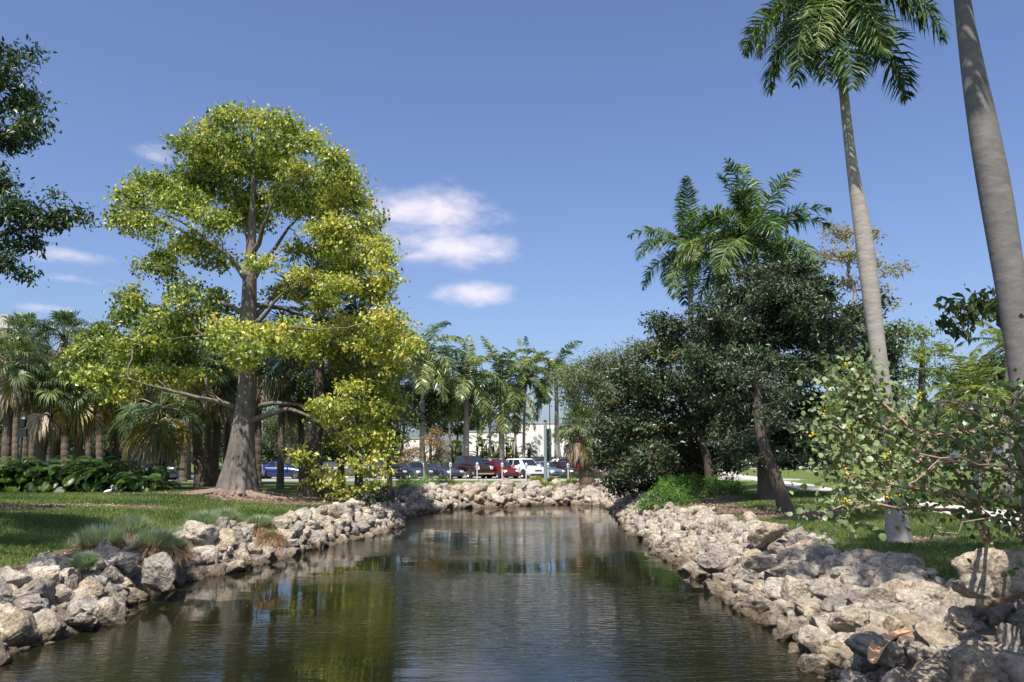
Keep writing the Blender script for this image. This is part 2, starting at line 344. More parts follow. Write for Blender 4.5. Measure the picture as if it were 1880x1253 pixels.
# mulch and bare earth areas: (x, y, rx, ry, strength)
def blob(X, Y, c, rx, ry): return np.exp(-(((X-c[0])/rx)**2 + ((Y-c[1])/ry)**2)**2)
def dirt_of(X, Y):
    d, W, T, S = shore_info(X, Y); X_ = np.ravel(X); Y_ = np.ravel(Y)
    di = np.clip(1 - (d-W*1.02)/.5, 0, 1)
    g = gnd(1640,1035,1.3); di = np.maximum(di, blob(X_, Y_, (g.x-.5, g.y), 1.6, 1.7))
    return di.reshape(np.shape(X))
MULCH = [(tuple(gnd(u_, v_, 1.0))[:2], 1.35, 1.9) for u_, v_ in ((183,1008),(241,988),(285,1008),(330,988),(380,980),(440,975),(100,1035),(40,1045))] + [((-12.6,37.4),4.0,1.6),((-10.6,35.6),3.0,1.3),((-18,37.3),5.5,.7),((-21,28),6,2.2),((-15.5,30.5),3.2,.9),
         ((6.5,56.5),3.5,2.2),((8.5,40),3.0,6.0),((10.0,29.5),2.0,2.4),((7.8,33),2.0,3.0),((10.3,20.6),1.0,.8),((8.3,10.0),2.0,2.4),((21,47),1.4,1.8),((-8.3,38.5),3,2.2)]
def mulch_of(X, Y):
    m = np.zeros(np.shape(X))
    for c, rx, ry in MULCH: m = np.maximum(m, blob(X, Y, c, rx, ry))
    return m
g = MB(); ny, nx = XX.shape
ii = (np.arange(ny-1)[:,None]*nx + np.arange(nx-1)[None]).ravel()
g.add(np.stack([XX, YY, ZZ], -1).reshape(-1,3), Q=np.stack([ii, ii+1, ii+nx+1, ii+nx], -1))
def ground_mat():
    m, nt, b = mat('ground_grass'); geo = nt.nodes.new('ShaderNodeNewGeometry').outputs['Position']
    n1 = tnoise(nt, .35, 5, vec=geo); n2 = tnoise(nt, 3.5, 6, .7, vec=geo); n3 = tnoise(nt, 30, 4, .7, vec=geo)
    gr = ramp(nt, mth(nt,'ADD', mth(nt,'MULTIPLY',n1,.5), mth(nt,'MULTIPLY',n2,.5)), [(.3,(.06,.10,.022)),(.5,(.11,.16,.04)),(.7,(.20,.23,.075))])
    gr = mixc(nt, mrange(nt, n3, .35, .7), gr, (.10,.13,.03))
    di = ramp(nt, n2, [(.3,(.12,.09,.065)),(.55,(.24,.20,.16)),(.75,(.40,.35,.29))])
    mu = ramp(nt, n3, [(.3,(.05,.033,.025)),(.5,(.15,.10,.075)),(.72,(.34,.24,.18))])
    brk = mth(nt, 'MULTIPLY', mth(nt, 'SUBTRACT', n2, .5), .9)
    fm = mrange(nt, mth(nt, 'ADD', attr(nt, 'mulch'), brk), .42, .58); fd = mrange(nt, mth(nt, 'ADD', attr(nt, 'dirt'), brk), .42, .58)
    c = mixc(nt, fd, mixc(nt, fm, gr, mu), di)
    # muddy below the water line
    sp = nt.nodes.new('ShaderNodeSeparateXYZ'); nt.links.new(geo, sp.inputs[0])
    c = mixc(nt, mrange(nt, sp.outputs['Z'], .12, .0), c, (.05,.045,.02))
    nt.links.new(c, b.inputs['Base Color']); b.inputs['Roughness'].default_value = .95; b.inputs['Specular IOR Level'].default_value = .15
    bumpn(nt, b, mth(nt,'ADD', n3, n2), .8, .06); return m
ground = g.build('ground', ground_mat(), smooth=True, extra={'dirt': dirt_of(XX, YY).ravel(), 'mulch': mulch_of(XX, YY).ravel()})
tag(ground, kind='structure')

# ------------------------------------------------------------------ water
def water_mat():
    m, nt, b = mat('pond_water'); geo = nt.nodes.new('ShaderNodeNewGeometry').outputs['Position']
    mp = nt.nodes.new('ShaderNodeMapping'); mp.inputs['Scale'].default_value = (.8, 3.4, 1); mp.inputs['Rotation'].default_value = (0,0,R(-7)); nt.links.new(geo, mp.inputs[0])
    w1 = tnoise(nt, 2.6, 3, .5, vec=mp.outputs[0], dist=.6)
    mp2 = nt.nodes.new('ShaderNodeMapping'); mp2.inputs['Scale'].default_value = (.5, 1.3, 1); mp2.inputs['Rotation'].default_value = (0,0,R(12)); nt.links.new(geo, mp2.inputs[0])
    w2 = tnoise(nt, .8, 3, .5, vec=mp2.outputs[0])
    w3 = tnoise(nt, .09, 3, .5, vec=geo)
    amp = mrange(nt, w3, .44, .60, .10, 2.2)
    h = mth(nt, 'ADD', mth(nt, 'MULTIPLY', w1, amp), mth(nt, 'MULTIPLY', w2, .8))
    bumpn(nt, b, h, 1.0, .0095)
    n1 = tnoise(nt, .25, 4, vec=geo)
    c = ramp(nt, n1, [(.3,(.008,.0095,.004)),(.7,(.015,.0145,.006))]); nt.links.new(c, b.inputs['Base Color'])
    setp(b, Roughness=.01, IOR=1.33); b.inputs['Specular IOR Level'].default_value = .5; return m
w = MB(); wx = np.linspace(-20, 16, 40); wy = np.linspace(-14, 62, 60); WX, WY = np.meshgrid(wx, wy)
ii = (np.arange(59)[:,None]*40 + np.arange(39)[None]).ravel()
w.add(np.stack([WX, WY, WX*0], -1).reshape(-1,3), Q=np.stack([ii, ii+1, ii+41, ii+40], -1))
tag(w.build('pond_water', water_mat()), kind='structure')

# ------------------------------------------------------------------ path, parking lot, road
M['concrete'] = simple('path_concrete', (.50,.45,.40), .9, noise_amt=.12, noise_scale=2.5, bump=.2)
M['asphalt'] = simple('asphalt_light', (.30,.285,.27), .9, noise_amt=.15, noise_scale=1.2, bump=.3)
M['kerb'] = simple('kerb_concrete', (.55,.52,.48), .85, noise_amt=.12)
M['paint_white'] = simple('road_paint', (.75,.75,.73), .7)
def ribbon(pts, width, lift, name, m, step=.6, edge=.05):
    P = [Vector(p) for p in pts]; out = []
    for a, b in zip(P[:-1], P[1:]):
        n = max(1, int((b-a).length/step)); out += [a.lerp(b, i/n) for i in range(n)]
    out.append(P[-1]); A = np.array([(p.x, p.y) for p in out])
    for _ in range(30): A[1:-1] = (A[:-2]+A[2:]+2*A[1:-1])/4
    T = unit(np.gradient(A, axis=0)); Nn = np.stack([-T[:,1], T[:,0]], -1)
    mb = MB(); rows = []
    for k, off in enumerate((-width/2, -width/2, 0, width/2, width/2)):
        q = A + Nn*off; z = height(q[:,0], q[:,1]) + (lift if k not in (0,4) else -edge); rows.append(np.stack([q[:,0], q[:,1], z], -1))
    V = np.concatenate(rows); n = len(A); i = np.arange(n-1)
    Q = np.concatenate([np.stack([k*n+i, k*n+i+1, (k+1)*n+i+1, (k+1)*n+i], -1)[:, ::-1] for k in range(4)])
    mb.add(V, Q=Q); return tag(mb.build(name, m), kind='structure'), A, Nn
path_pts = [(13.6,12),(14.2,18),(14.6,23),(15.4,33),(16.8,42),(20.4,66),(25,95),(29,125)]
path, PA, PN = ribbon([(x,y,0) for x,y in path_pts], 2.1, .035, 'footpath', M['concrete'])
# joints of the path, each slab told apart by a recessed dark line is finer than the picture shows; slabs stay in one sheet
def slab(name, x0, x1, y0, y1, z, m, h=.0):
    mb = MB()
    if h: mb.box(((x0+x1)/2, (y0+y1)/2, z-h/2), (x1-x0, y1-y0, h))
    else: mb.add([(x0,y0,z),(x1,y0,z),(x1,y1,z),(x0,y1,z)], Q=[(0,1,2,3)])
    return tag(mb.build(name, m), kind='structure')
slab('parking_lot', -70, 24, 65.3, 84, PLAT+.012, M['asphalt'])
slab('road', -75, -11, 61.3, 65.28, PLAT+.012, M['asphalt'])
slab('kerb', -10.4, 23, 64.6, 64.8, PLAT+.11, M['kerb'], .16)
far_z = PLAT+.85
mb = MB(); rx = np.linspace(24, 150, 60); rz0 = height(rx, rx*0+118.0)
V = np.concatenate([np.stack([rx, rx*0+112, height(rx, rx*0+112)+.03], -1), np.stack([rx, rx*0+126, height(rx, rx*0+126)+.03], -1)]); i = np.arange(59)
mb.add(V, Q=np.stack([i, i+1, 60+i+1, 60+i], -1)); tag(mb.build('road', M['asphalt']), kind='structure')

# ------------------------------------------------------------------ stones
def rock_mesh(seed, sub, name):
    rr = random.Random(seed); bm = bmesh.new(); bmesh.ops.create_icosphere(bm, subdivisions=sub, radius=1)
    planes = []
    for _ in range(rr.randint(9, 13)):
        v = Vector((rr.gauss(0,1), rr.gauss(0,1), rr.gauss(0,1))).normalized(); planes.append((v, rr.uniform(.46, .74)))
    off = Vector((rr.uniform(-50,50), rr.uniform(-50,50), rr.uniform(-50,50)))
    sx, sy, sz = rr.uniform(.95,1.25), rr.uniform(.75,1.0), rr.uniform(.62,.85)
    pit = rr.uniform(.5, 1.3)
    for v in bm.verts:
        p = v.co.copy(); d = p.normalized(); p = d * (1 + .42*noise.noise(d*1.25+off))
        for n, c in planes:
            t = p.dot(n)
            if t > c: p -= n*(t-c)*.88
        p *= 1 + .16*noise.noise(d*2.6+off*2) + .07*noise.noise(d*5.2-off)
        if sub >= 3: p *= 1 - pit*(.09*abs(noise.noise(d*5.5+off)) + .07*max(0, noise.noise(d*10+off*3)))
        if sub >= 4: p *= 1 - pit*.05*max(0, noise.noise(d*20+off))
        v.co = Vector((p.x*sx, p.y*sy, p.z*sz)) * 1.22
    me = bpy.data.meshes.new(name); bm.to_mesh(me); bm.free()
    me.polygons.foreach_set('use_smooth', np.full(len(me.polygons), sub >= 3)); return me
def stone_mat(name='limestone'):
    m, nt, b = mat(name); tc = nt.nodes.new('ShaderNodeTexCoord'); oi = nt.nodes.new('ShaderNodeObjectInfo')
    geo = nt.nodes.new('ShaderNodeNewGeometry').outputs['Position']
    ad = nt.nodes.new('ShaderNodeVectorMath'); ad.operation = 'MULTIPLY_ADD'; nt.links.new(oi.outputs['Random'], ad.inputs[0]); ad.inputs[1].default_value = (90,40,70); nt.links.new(tc.outputs['Object'], ad.inputs[2])
    big = tnoise(nt, 1.3, 5, .6, vec=geo); fine = tnoise(nt, 16, 7, .72, vec=geo); mid = tnoise(nt, 4.5, 6, .65, vec=geo)
    vo = nt.nodes.new('ShaderNodeTexVoronoi'); vo.inputs['Scale'].default_value = 13; nt.links.new(geo, vo.inputs['Vector'])
    base = ramp(nt, mid, [(.30,(.27,.24,.205)),(.45,(.47,.425,.365)),(.62,(.68,.625,.54))])
    tint = ramp(nt, oi.outputs['Random'], [(0,(.66,.62,.58)),(.25,(.78,.75,.73)),(.5,(1.0,.95,.88)),(.75,(.90,.77,.62)),(1,(1.25,1.2,1.1))])
    mul = nt.nodes.new('ShaderNodeMix'); mul.data_type = 'RGBA'; mul.blend_type = 'MULTIPLY'; mul.inputs['Factor'].default_value = 1; nt.links.new(base, mul.inputs['A']); nt.links.new(tint, mul.inputs['B'])
    c = mixc(nt, mrange(nt, fine, .54, .64, 0, .62), mul.outputs['Result'], (.10,.088,.075))          # pits and lichen
    c = mixc(nt, mrange(nt, big, .54, .66, 0, .5), c, (.13,.12,.105))
    sp = nt.nodes.new('ShaderNodeSeparateXYZ'); nt.links.new(geo, sp.inputs[0])
    zz = mth(nt, 'ADD', sp.outputs['Z'], mth(nt, 'MULTIPLY', mth(nt, 'SUBTRACT', mid, .5), .5))
    c = mixc(nt, mrange(nt, zz, .42, .10, 0, .85), c, (.12,.085,.05))                                  # the band that the water wets
    nt.links.new(c, b.inputs['Base Color']); b.inputs['Roughness'].default_value = .92; b.inputs['Specular IOR Level'].default_value = .2
    h = mth(nt, 'ADD', fine, mth(nt, 'MULTIPLY', vo.outputs['Distance'], .6)); h = mth(nt, 'ADD', h, mth(nt,'MULTIPLY',mid,1.2)); bumpn(nt, b, h, 1.0, .09)
    return m
M['stone'] = stone_mat()
ROCK_HI = [rock_mesh(100+i, 4, 'stone') for i in range(12)]
ROCK_MID = [rock_mesh(200+i, 3, 'stone') for i in range(12)]
ROCK_LO = [rock_mesh(300+i, 2, 'stone') for i in range(6)]
for me in ROCK_HI+ROCK_MID+ROCK_LO: me.materials.append(M['stone'])
ROCK_BOTTOM = [  # local lowest points not needed; stones are sunk a third into the bank
]
TOTAL_ARC = float(sum(math.hypot(SH[i+1][0]-SH[i][0], SH[i+1][1]-SH[i][1]) for i in range(len(SH)-1)))
def visible(x, y, z, m=60):
    if y < 2: return False
    p = Vector((x, y, z-EYE)); f = Vector((0, math.cos(PITCH), math.sin(PITCH))); u_ = Vector((0, -math.sin(PITCH), math.cos(PITCH)))
    d = p.dot(f); U = CX + F_PX*p.x/d; Vv = CY - F_PX*p.dot(u_)/d
    return -m < U < 1880+m and -m < Vv < 1253+m
def scatter_bank(sel, rmin, rmax, seed, tries, tmin=-.16, tmax=1.08, spacing=.66, big_pow=1.8):
    rr = np.random.default_rng(seed); pts = np.zeros((0,3)); out = []
    x0, x1, y0, y1 = sel
    C = np.stack([rr.uniform(x0, x1, tries), rr.uniform(y0, y1, tries)], -1); d, W, T, S = shore_info(C[:,0], C[:,1])
    t = d/W; ok = ((t > tmin) if tmin > 0 else (d > -.18)) & (t < tmax + .12*np.sin(S*1.3)); C = C[ok]; t = t[ok]; d = d[ok]; Wk = W[ok]
    rs = rmin + (rmax-rmin)*rr.random(len(C))**big_pow
    order = np.argsort(-rs); keep = []
    KX = []; KR = []
    for i in order:
        c = C[i]; r = rs[i]
        if KX:
            a = np.array(KX); 
            if (np.hypot(a[:,0]-c[0], a[:,1]-c[1]) < spacing*(np.array(KR)+r)).any(): continue
        KX.append(c); KR.append(r)
    KX = np.array(KX); KR = np.array(KR); Z = height(KX[:,0], KX[:,1])
    return [(KX[i,0], KX[i,1], Z[i], KR[i]) for i in range(len(KX))]
def bank(name, box, rmin, rmax, seed, tries, side, filler=(.07,.17), nfill=900, hero=()):
    root = empty(name, (0,0,0)); tag(root, kind='structure')
    lst = [s for s in scatter_bank(box, rmin, rmax, seed, tries) if side(s[0], s[1])]
    rr = random.Random(seed+5); lst = [s for s in lst if all(math.hypot(s[0]-h[0], s[1]-h[1]) > .55*(s[3]+h[2]) for h in hero)]
    # a second course lying on the first
    top = [s for s in scatter_bank(box, rmin*.8, rmax*.7, seed+50, tries//4, tmin=.1, tmax=.75, spacing=1.05) if side(s[0], s[1]) and all(math.hypot(s[0]-h[0], s[1]-h[1]) > .8*(s[3]+h[2]) for h in hero)]
    lst = [(x, y, max(z, -.15) + r*.08, r) for x, y, z, r in lst] + [(x, y, z + r*.55 + .02, r) for x, y, z, r in top]
    seen = [s for s in lst if visible(s[0], s[1], s[2])]; unseen = [s for s in lst if not visible(s[0], s[1], s[2])]
    seen.sort(key=lambda s: -s[3]/math.hypot(s[0], s[1])); parts, rest = seen[:298], seen[298:] + [u for u in unseen if math.hypot(u[0], u[1]) < 60]
    for (x, y, z, r) in parts:
        sz = r/math.hypot(x, y)*F_PX; pool = ROCK_HI if sz > 17 else ROCK_MID
        link('stone', rr.choice(pool), root, (x, y, z), (rr.uniform(-.5,.5), rr.uniform(-.5,.5), rr.uniform(0, 6.28)), (r*rr.uniform(.9,1.1), r*rr.uniform(.9,1.1), r*rr.uniform(.9,1.12)))
    fill = [s for s in scatter_bank(box, filler[0], filler[1], seed+9, nfill*28, spacing=.9, tmin=-.05, tmax=1.2) if side(s[0], s[1])]
    rr.shuffle(fill); fill = [q for q in fill if visible(q[0], q[1], q[2])][:nfill]
    mb = MB(); vs = []
    lo = []
    for me in ROCK_LO + ROCK_MID[:4]:
        V = np.zeros(len(me.vertices)*3); me.vertices.foreach_get('co', V); F = np.array([p.vertices[:] for p in me.polygons]); lo.append((V.reshape(-1,3), F))
    for (x, y, z, r) in rest + [(x, y, z+r*.1, r) for x, y, z, r in fill]:
        V, F = rr.choice(lo[:6] if r < .24 else lo[6:]); Mx = np.array(Euler((rr.uniform(-.5,.5), rr.uniform(-.5,.5), rr.uniform(0,6.28))).to_matrix())*r
        mb.add(V @ Mx.T + (x, y, z), T=F)
    f = mb.build('small_stones', M['stone'], root, smooth=True); f['kind'] = 'stuff'
    return root, parts
# outstanding boulders: (u, v, z of centre, size in photo px, label, squash, seed)
HEROES = [(150,1128,.30,36,'pale cream flat topped boulder at the waterline, bottom left corner'),
          (60,1092,.66,40,'large round pitted grey boulder near the left frame edge above the waterline'),
          (8,1130,.45,28,'pale boulder cut by the left edge of the frame near the waterline'),
          (362,984,.95,29,'grey wedge shaped boulder standing against the grass clumps on left bank'),
          (228,1026,.85,26,'bright whitish boulder on top of the left bank below the largest grass clumps'),
          (298,1056,.55,35,'big brown pitted boulder in the middle of the left bank just over the water'),
          (1322,1035,.45,30,'big pale round boulder near the waterline of the right bank'),
          (1408,975,1.25,34,'long bright slab topping the heap on the right bank'),
          (1242,1014,.15,14,'small smooth pale boulder at the far end of the sunlit right heap'),
          (1400,1030,.9,27,'brown rounded boulder in the middle of the right heap'),
          (1436,1118,.25,30,'cream boulder with worn rounded face at waterline of right bank'),
          (1466,1150,.1,29,'smooth half sunk boulder in the shallow water by right bank'),
          (1560,1140,.55,36,'dark heavily pitted boulder left of the fallen palm sheath'),
          (1786,1075,1.35,34,'pale split boulder in the sun right of centre of the right bank'),
          (1822,1055,1.45,50,'tall mossy pointed boulder below the leafy shrub'),
          (1480,1178,.2,0,''),
          (1600,1190,.55,42,'dappled grey boulder low in the lower right corner'),
          (1780,1215,.8,52,'large shaded boulder at the bottom edge under the shrub'),
          (820,0,0,0,'')]
hero_xy = []
for (u, v, z, s, lab) in HEROES:
    if not s: continue
    p = gnd(u, v, z); r = px(s, p.y); hero_xy.append((p.x, p.y, r))
left_side = lambda x, y: x < -3.3 and not (y > 44 and x > -4.6)
far_side = lambda x, y: (y > 44 and x > -4.6 and x < 5.2) or (y > 51.5 and x > -6)
right_side = lambda x, y: x > 0 and not far_side(x, y)
bank('rock_bank_left', (-14, -3.3, 6, 53), .15, .40, 11, 24000, left_side, hero=hero_xy, nfill=700)
bank('rock_bank_far', (-6, 12, 44, 62), .17, .52, 12, 12000, far_side, hero=hero_xy, nfill=500)
bank('rock_bank_right', (1.5, 13, 4, 53), .14, .37, 13, 18000, right_side, hero=hero_xy, nfill=900)
k = 0
for (u, v, z, s, lab) in HEROES:
    if not s: continue
    p = gnd(u, v, z); r = px(s, p.y); rr = random.Random(k*7+3)
    o = link('boulder', ROCK_HI[(k*7+5) % 12], None, p, (rr.uniform(-.3,.3), rr.uniform(-.3,.3), rr.uniform(0,6.28)), (r, r, r*(1.25 if 'tall' in lab or 'wedge' in lab else .95)))
    tag(o, lab, 'boulder', 'outstanding boulders of the rock banks'); k += 1
# ------------------------------------------------------------------ trees
def resample_r(P, R_, step):
    P = [Vector(p) for p in P]; L = [0]
    for a, b in zip(P[:-1], P[1:]): L.append(L[-1] + (b-a).length)
    A = resample(P, step); l = np.concatenate([[0], np.cumsum(np.linalg.norm(np.diff(A, axis=0), axis=1))]); l = l/l[-1]*L[-1]
    if len(R_) == len(P): r = np.interp(l, L, R_)
    else: r = np.interp(l/l[-1], np.linspace(0,1,len(R_)), R_)
    q = r.copy()
    for _ in range(3): q[1:-1] = (q[:-2]+q[2:]+2*q[1:-1])/4
    return A, q
def resample(P, step):
    P = [Vector(p) for p in P]; out = [P[0]]
    for a, b in zip(P[:-1], P[1:]):
        n = max(1, int(round((b-a).length/step))); out += [a.lerp(b, i/n) for i in range(1, n+1)]
    A = np.array([tuple(p) for p in out])
    for _ in range(4): A[1:-1] = (A[:-2]+A[2:]+2*A[1:-1])/4
    return A
class Skeleton:
    def __init__(s, rng): s.P = np.zeros((60000,3)); s.par = np.full(60000, -1); s.len = np.zeros(60000); s.n = 0; s.rng = rng; s.fixed = {}; s.trunk = set()
    def path(s, A, start=None, radii=None):
        p = start
        for i, q in enumerate(A):
            if start is not None and i == 0: continue
            s.P[s.n] = q; s.par[s.n] = -1 if p is None else p; s.len[s.n] = 0 if p is None else s.len[p] + np.linalg.norm(q - s.P[p])
            if radii is not None: s.fixed[s.n] = radii[min(i, len(radii)-1)]
            if radii is not None and start is None: s.trunk.add(s.n)
            p = s.n; s.n += 1
        return p
    def nearest(s, q): return int(np.argmin(np.linalg.norm(s.P[:s.n]-q, axis=1)))
    def limb(s, pts, step=.5, r0=None): 
        A = resample(pts, step); A[1:] += np.cumsum(s.rng.normal(size=(len(A)-1,3))*step*.10, axis=0)*np.linspace(1,.5,len(A)-1)[:,None]; j = s.nearest(A[0]); A[0] = s.P[j]; s.path(A, j, radii=None if r0 is None else list(r0*(.10+.90*(1-np.linspace(0, 1, len(A)))**1.25)))
    def reach(s, q, step, wiggle, alpha=.35, sag=.12, minlen=0):
        d = np.linalg.norm(s.P[:s.n]-q, axis=1); c = d + alpha*s.len[:s.n]
        if minlen: c = c + 1e3*(s.len[:s.n] < minlen)
        j = int(np.argmin(c)); a = s.P[j]; L = d[j]
        if L < 1e-3: return
        g = s.P[s.par[j]] if s.par[j] >= 0 else a - (0,0,1); t0 = (a-g)/max(np.linalg.norm(a-g), 1e-6)
        m = a + t0*L*.25 + (q-a)*.35 + s.rng.normal(size=3)*L*.07; m[2] += sag*L*.3
        n = max(2, int(math.ceil(L/step))); t = np.linspace(0, 1, n+1)[1:,None]
        A = (1-t)**2*a + 2*t*(1-t)*m + t*t*q; A[:-1] += s.rng.normal(size=(n-1,3))*wiggle*step
        s.path(np.vstack([a[None], A]), j)
    def finish(s, mb, r_tip, expo=.44, kmax=10, cap=None, skip_fixed=True, rmin=0.0, tip_taper=True):
        n = s.n; par = s.par[:n]; cnt = np.zeros(n); child = np.zeros(n, int)
        for i in range(n):
            if par[i] >= 0: child[par[i]] += 1
        cnt[child == 0] = 1
        for i in range(n-1, -1, -1):
            if par[i] >= 0: cnt[par[i]] += cnt[i]
        r = r_tip*cnt**expo
        if cap: r = np.minimum(r, cap)
        for k_, v_ in s.fixed.items(): r[k_] = v_ if k_ in s.trunk else max(v_, r[k_]*.6)
        main = np.full(n, -1)
        for i in range(n):
            p = par[i]
            if p >= 0 and (main[p] < 0 or cnt[i] > cnt[main[p]]) : main[p] = i
        for i in range(n):
            p = par[i]
            if p >= 0 and main[p] == i: continue
            ch = [i]; 
            while main[ch[-1]] >= 0: ch.append(main[ch[-1]])
            idx = ([p] if p >= 0 else []) + ch
            if len(idx) < 2: continue
            if skip_fixed and all(q in s.trunk for q in ch): continue
            P = s.P[idx]; rr = r[idx].copy()
            if p >= 0: rr[0] = min(r[p]*.9, r[i]*1.25)
            if (rr < rmin).all(): continue
            rm = rr.max(); k = 4 if rm < .03 else (5 if rm < .07 else (7 if rm < .2 else kmax))
            mb.tube(P, rr, k=k, cap=False)
        return r
DENS = 3.6
def lobe_points(lobes, rng, Y0, depth, dens, flat=.8):
    """crown lobes given as photo (u, v, ru, rv[, Y]) at distance Y0 -> cluster centres with their lobe's Y"""
    out = []
    for lb in lobes:
        u, v, ru, rv = lb[:4]; Yc = lb[4] if len(lb) > 4 else Y0 + rng.uniform(-1,1)*depth
        n = max(2, int(DENS*dens*px(ru, Yc)*px(rv, Yc)*3.0 + .5))
        c = np.array(at(u, v, Yc)); q = rng.normal(size=(n,3)); q = unit(q)*rng.random((n,1))**.4
        out.append(c + q*np.array([px(ru,Yc), px(ru,Yc)*flat, px(rv,Yc)]))
    return np.concatenate(out)
def cluster_leaves(mb, C, rng, per, rad, L, W, up=.6, flatz=.55, vbase=None, hang=.25, aspect_jit=.25):
    per = int(per*1.5); n = len(C)*per; P = np.repeat(C, per, 0) + rng.normal(size=(n,3))*np.array([rad, rad, rad*flatz])*.6
    Nn = unit(rng.normal(size=(n,3)) + np.array([0,0,up*2.2])); D = rng.normal(size=(n,3)); D[:,2] -= hang*1.5
    vb = rng.random(len(C)) if vbase is None else vbase
    a = np.clip(np.repeat(vb, per) + rng.normal(size=n)*.16, 0, 1)
    l = L*(1+rng.normal(size=n)*aspect_jit).clip(.5,1.6); leaves(mb, P, D, Nn, l, l*W/L, a)
def trunk_mesh(P, r, flute=0, k=24, seed=0, nb=7):
    mb = MB(); A = np.asarray(P); n = len(A); th = np.arange(k)*2*np.pi/k
    rr = np.random.default_rng(seed); ph = rr.uniform(0, 6.28, 4); s = np.linspace(0, 1, n)[:,None]
    prof = 1 + .03*np.sin(3*th+ph[0]+s*5) + .02*np.sin(5*th+ph[1]-s*9)
    if flute: prof = prof + flute*np.exp(-s*14)*(np.abs(np.cos(nb/2*th+ph[2]))**2 - .4) + flute*.12*np.cos(nb*th+ph[3]+s)
    mb.tube(A, r, k=k, prof=prof, cap=True); return mb
def make_tree(name, label, cat, trunk_px, Y, radii_px, lobes, depth, dens, tip, leafm, barkm, per, rad, L, W, limbs=(), group=None, seed=1, step=.5, wiggle=.18, alpha=.35, up=.6, hang=.25, vfun=None, cap=.35, zbase=None, flute=0, twigs=0, rmin=0., flatz=.55, expo=.44, minlen=0, k=14, pts=None, flat=.8, limb_r=None, crown='crown', world_trunk=None, lobes2=None):
    rng = np.random.default_rng(seed)
    T = [Vector(q) for q in world_trunk] if world_trunk else [at(u, v, Y) for u, v in trunk_px]
    if zbase is not None: T[0].z = zbase
    else: T[0].z = hz(T[0].x, T[0].y) - .08
    base = T[0].copy(); A = resample(T, step)
    rr = np.interp(np.linspace(0, 1, len(A)), np.linspace(0, 1, len(radii_px)), [px(r, Y) for r in radii_px])
    root = empty(name, base); tag(root, label, cat, group); off = np.array(base)
    S = Skeleton(rng); S.path(A - off, radii=list(rr))
    for lb in limbs:
        S.limb(pts=[ (Vector(at(*q)) if len(q) == 3 else Vector(at(q[0], q[1], Y))) - base for q in lb], step=step, r0=limb_r)
    C = lobe_points(lobes, rng, Y, depth, dens, flat) if lobes else np.zeros((0,3))
    if pts is not None: C = np.concatenate([C, pts])
    C = C - off
    C = C[np.argsort(np.linalg.norm(C - S.P[S.n//2 if S.n < 3 else len(A)-1], axis=1))]
    for q in C: S.reach(q, step, wiggle, alpha, minlen=minlen)
    br = MB(); S.finish(br, tip, expo, cap=cap, rmin=rmin)
    for c in C[rng.random(len(C)) < twigs] if twigs else []:
        for _ in range(3):
            e = c + rng.normal(size=3)*rad*.8; br.tube(np.array([c, (c+e)/2+rng.normal(size=3)*.05, e]), [tip*.8, tip*.6, tip*.3], k=3, cap=False)
    trunk_mesh(A - off, rr, flute, k=k if not flute else 40, seed=seed).build('trunk', M[barkm], root, smooth=True)
    br.build('branches', M[barkm], root, smooth=True)
    lf = MB(); vb = vfun(C + off, rng) if vfun else None
    cluster_leaves(lf, C, rng, per, rad, L, W, up, flatz, vb, hang)
    lf.build(crown, M[leafm], root)
    return root, C + off

# --- the big yellow green tree on the left bank
CY_ = 38.0
ceiba_lobes = [(450,208,50,17),(402,228,40,18),(505,225,45,20),(365,262,48,22),(430,258,50,22),(500,265,50,22),(560,262,45,24),(335,268,22,12),(605,290,34,24),
 (300,342,62,24),(245,372,36,30),(365,318,50,25),(430,310,45,25),(500,318,55,28),(570,325,50,26),(628,325,32,28),(222,412,26,22),(330,372,50,24),(385,352,45,22),(455,360,45,22),(530,370,48,24),(600,370,45,26),(655,372,28,28),
 (270,415,36,20),(385,405,45,22),(450,408,45,20),(610,415,45,22),(672,412,30,28),(618,452,46,20),(685,452,34,32),(300,470,34,14),(360,460,42,12),(490,482,34,12),(640,490,50,20),(705,490,26,32),
 (565,508,44,14),(620,525,44,14),(690,535,36,26),(300,500,24,12),(345,520,32,10),(375,575,40,12),(400,540,25,8),(270,492,22,10),
 (240,540,26,14),(246,568,30,24),(225,582,24,14),(190,612,34,18),(165,645,34,24),(225,640,50,24),(290,622,45,20),(350,608,50,18),(410,606,48,16),(445,588,28,10),(470,605,38,14),(520,600,38,14),(445,640,38,14),(455,670,24,12),(500,628,42,12),
 (575,612,42,18),(640,598,48,18),(700,580,34,26),(735,612,26,28),(745,640,18,22),(620,640,48,16),(680,640,40,24),(560,650,30,12),(720,668,24,28),
 (690,705,36,22),(640,712,40,12),(595,738,40,14),(632,750,44,14),(690,760,32,22),(605,768,30,9),(715,735,22,30),(700,800,28,28),(655,795,30,14),
 (695,850,18,14),(672,858,20,9),(640,845,20,6),(600,868,18,5),(560,850,14,5),(575,890,12,4),(640,905,24,4),(610,880,16,4),(680,890,20,8),(550,832,10,4),(440,606,40,14,34.4),(480,618,36,12,33.8),(410,622,34,12,34),(520,640,30,12,34.2),(455,640,30,10,33.2),
 (170,690,34,20),(235,690,50,20),(300,690,44,18),(350,690,36,14),(130,660,20,14),(220,730,34,14)]
ceiba_lobes += [(340,445,40,18),(400,480,34,14),(330,545,36,16),(410,560,34,12),(350,590,40,14),(520,540,30,12),(600,560,40,16),(300,585,34,14)]
back_lobes = [(u, v, ru*.95, rv, CY_ + 3.8) for (u, v, ru, rv) in [(400,290,60,30),(500,300,60,30),(330,360,60,25),(450,390,60,25),(580,380,60,30),(640,440,44,30),(560,460,40,18),(670,530,40,26),(700,620,36,36),(650,680,40,26),(640,800,34,26),(240,640,50,26),(320,650,50,22),(550,600,50,18)]]
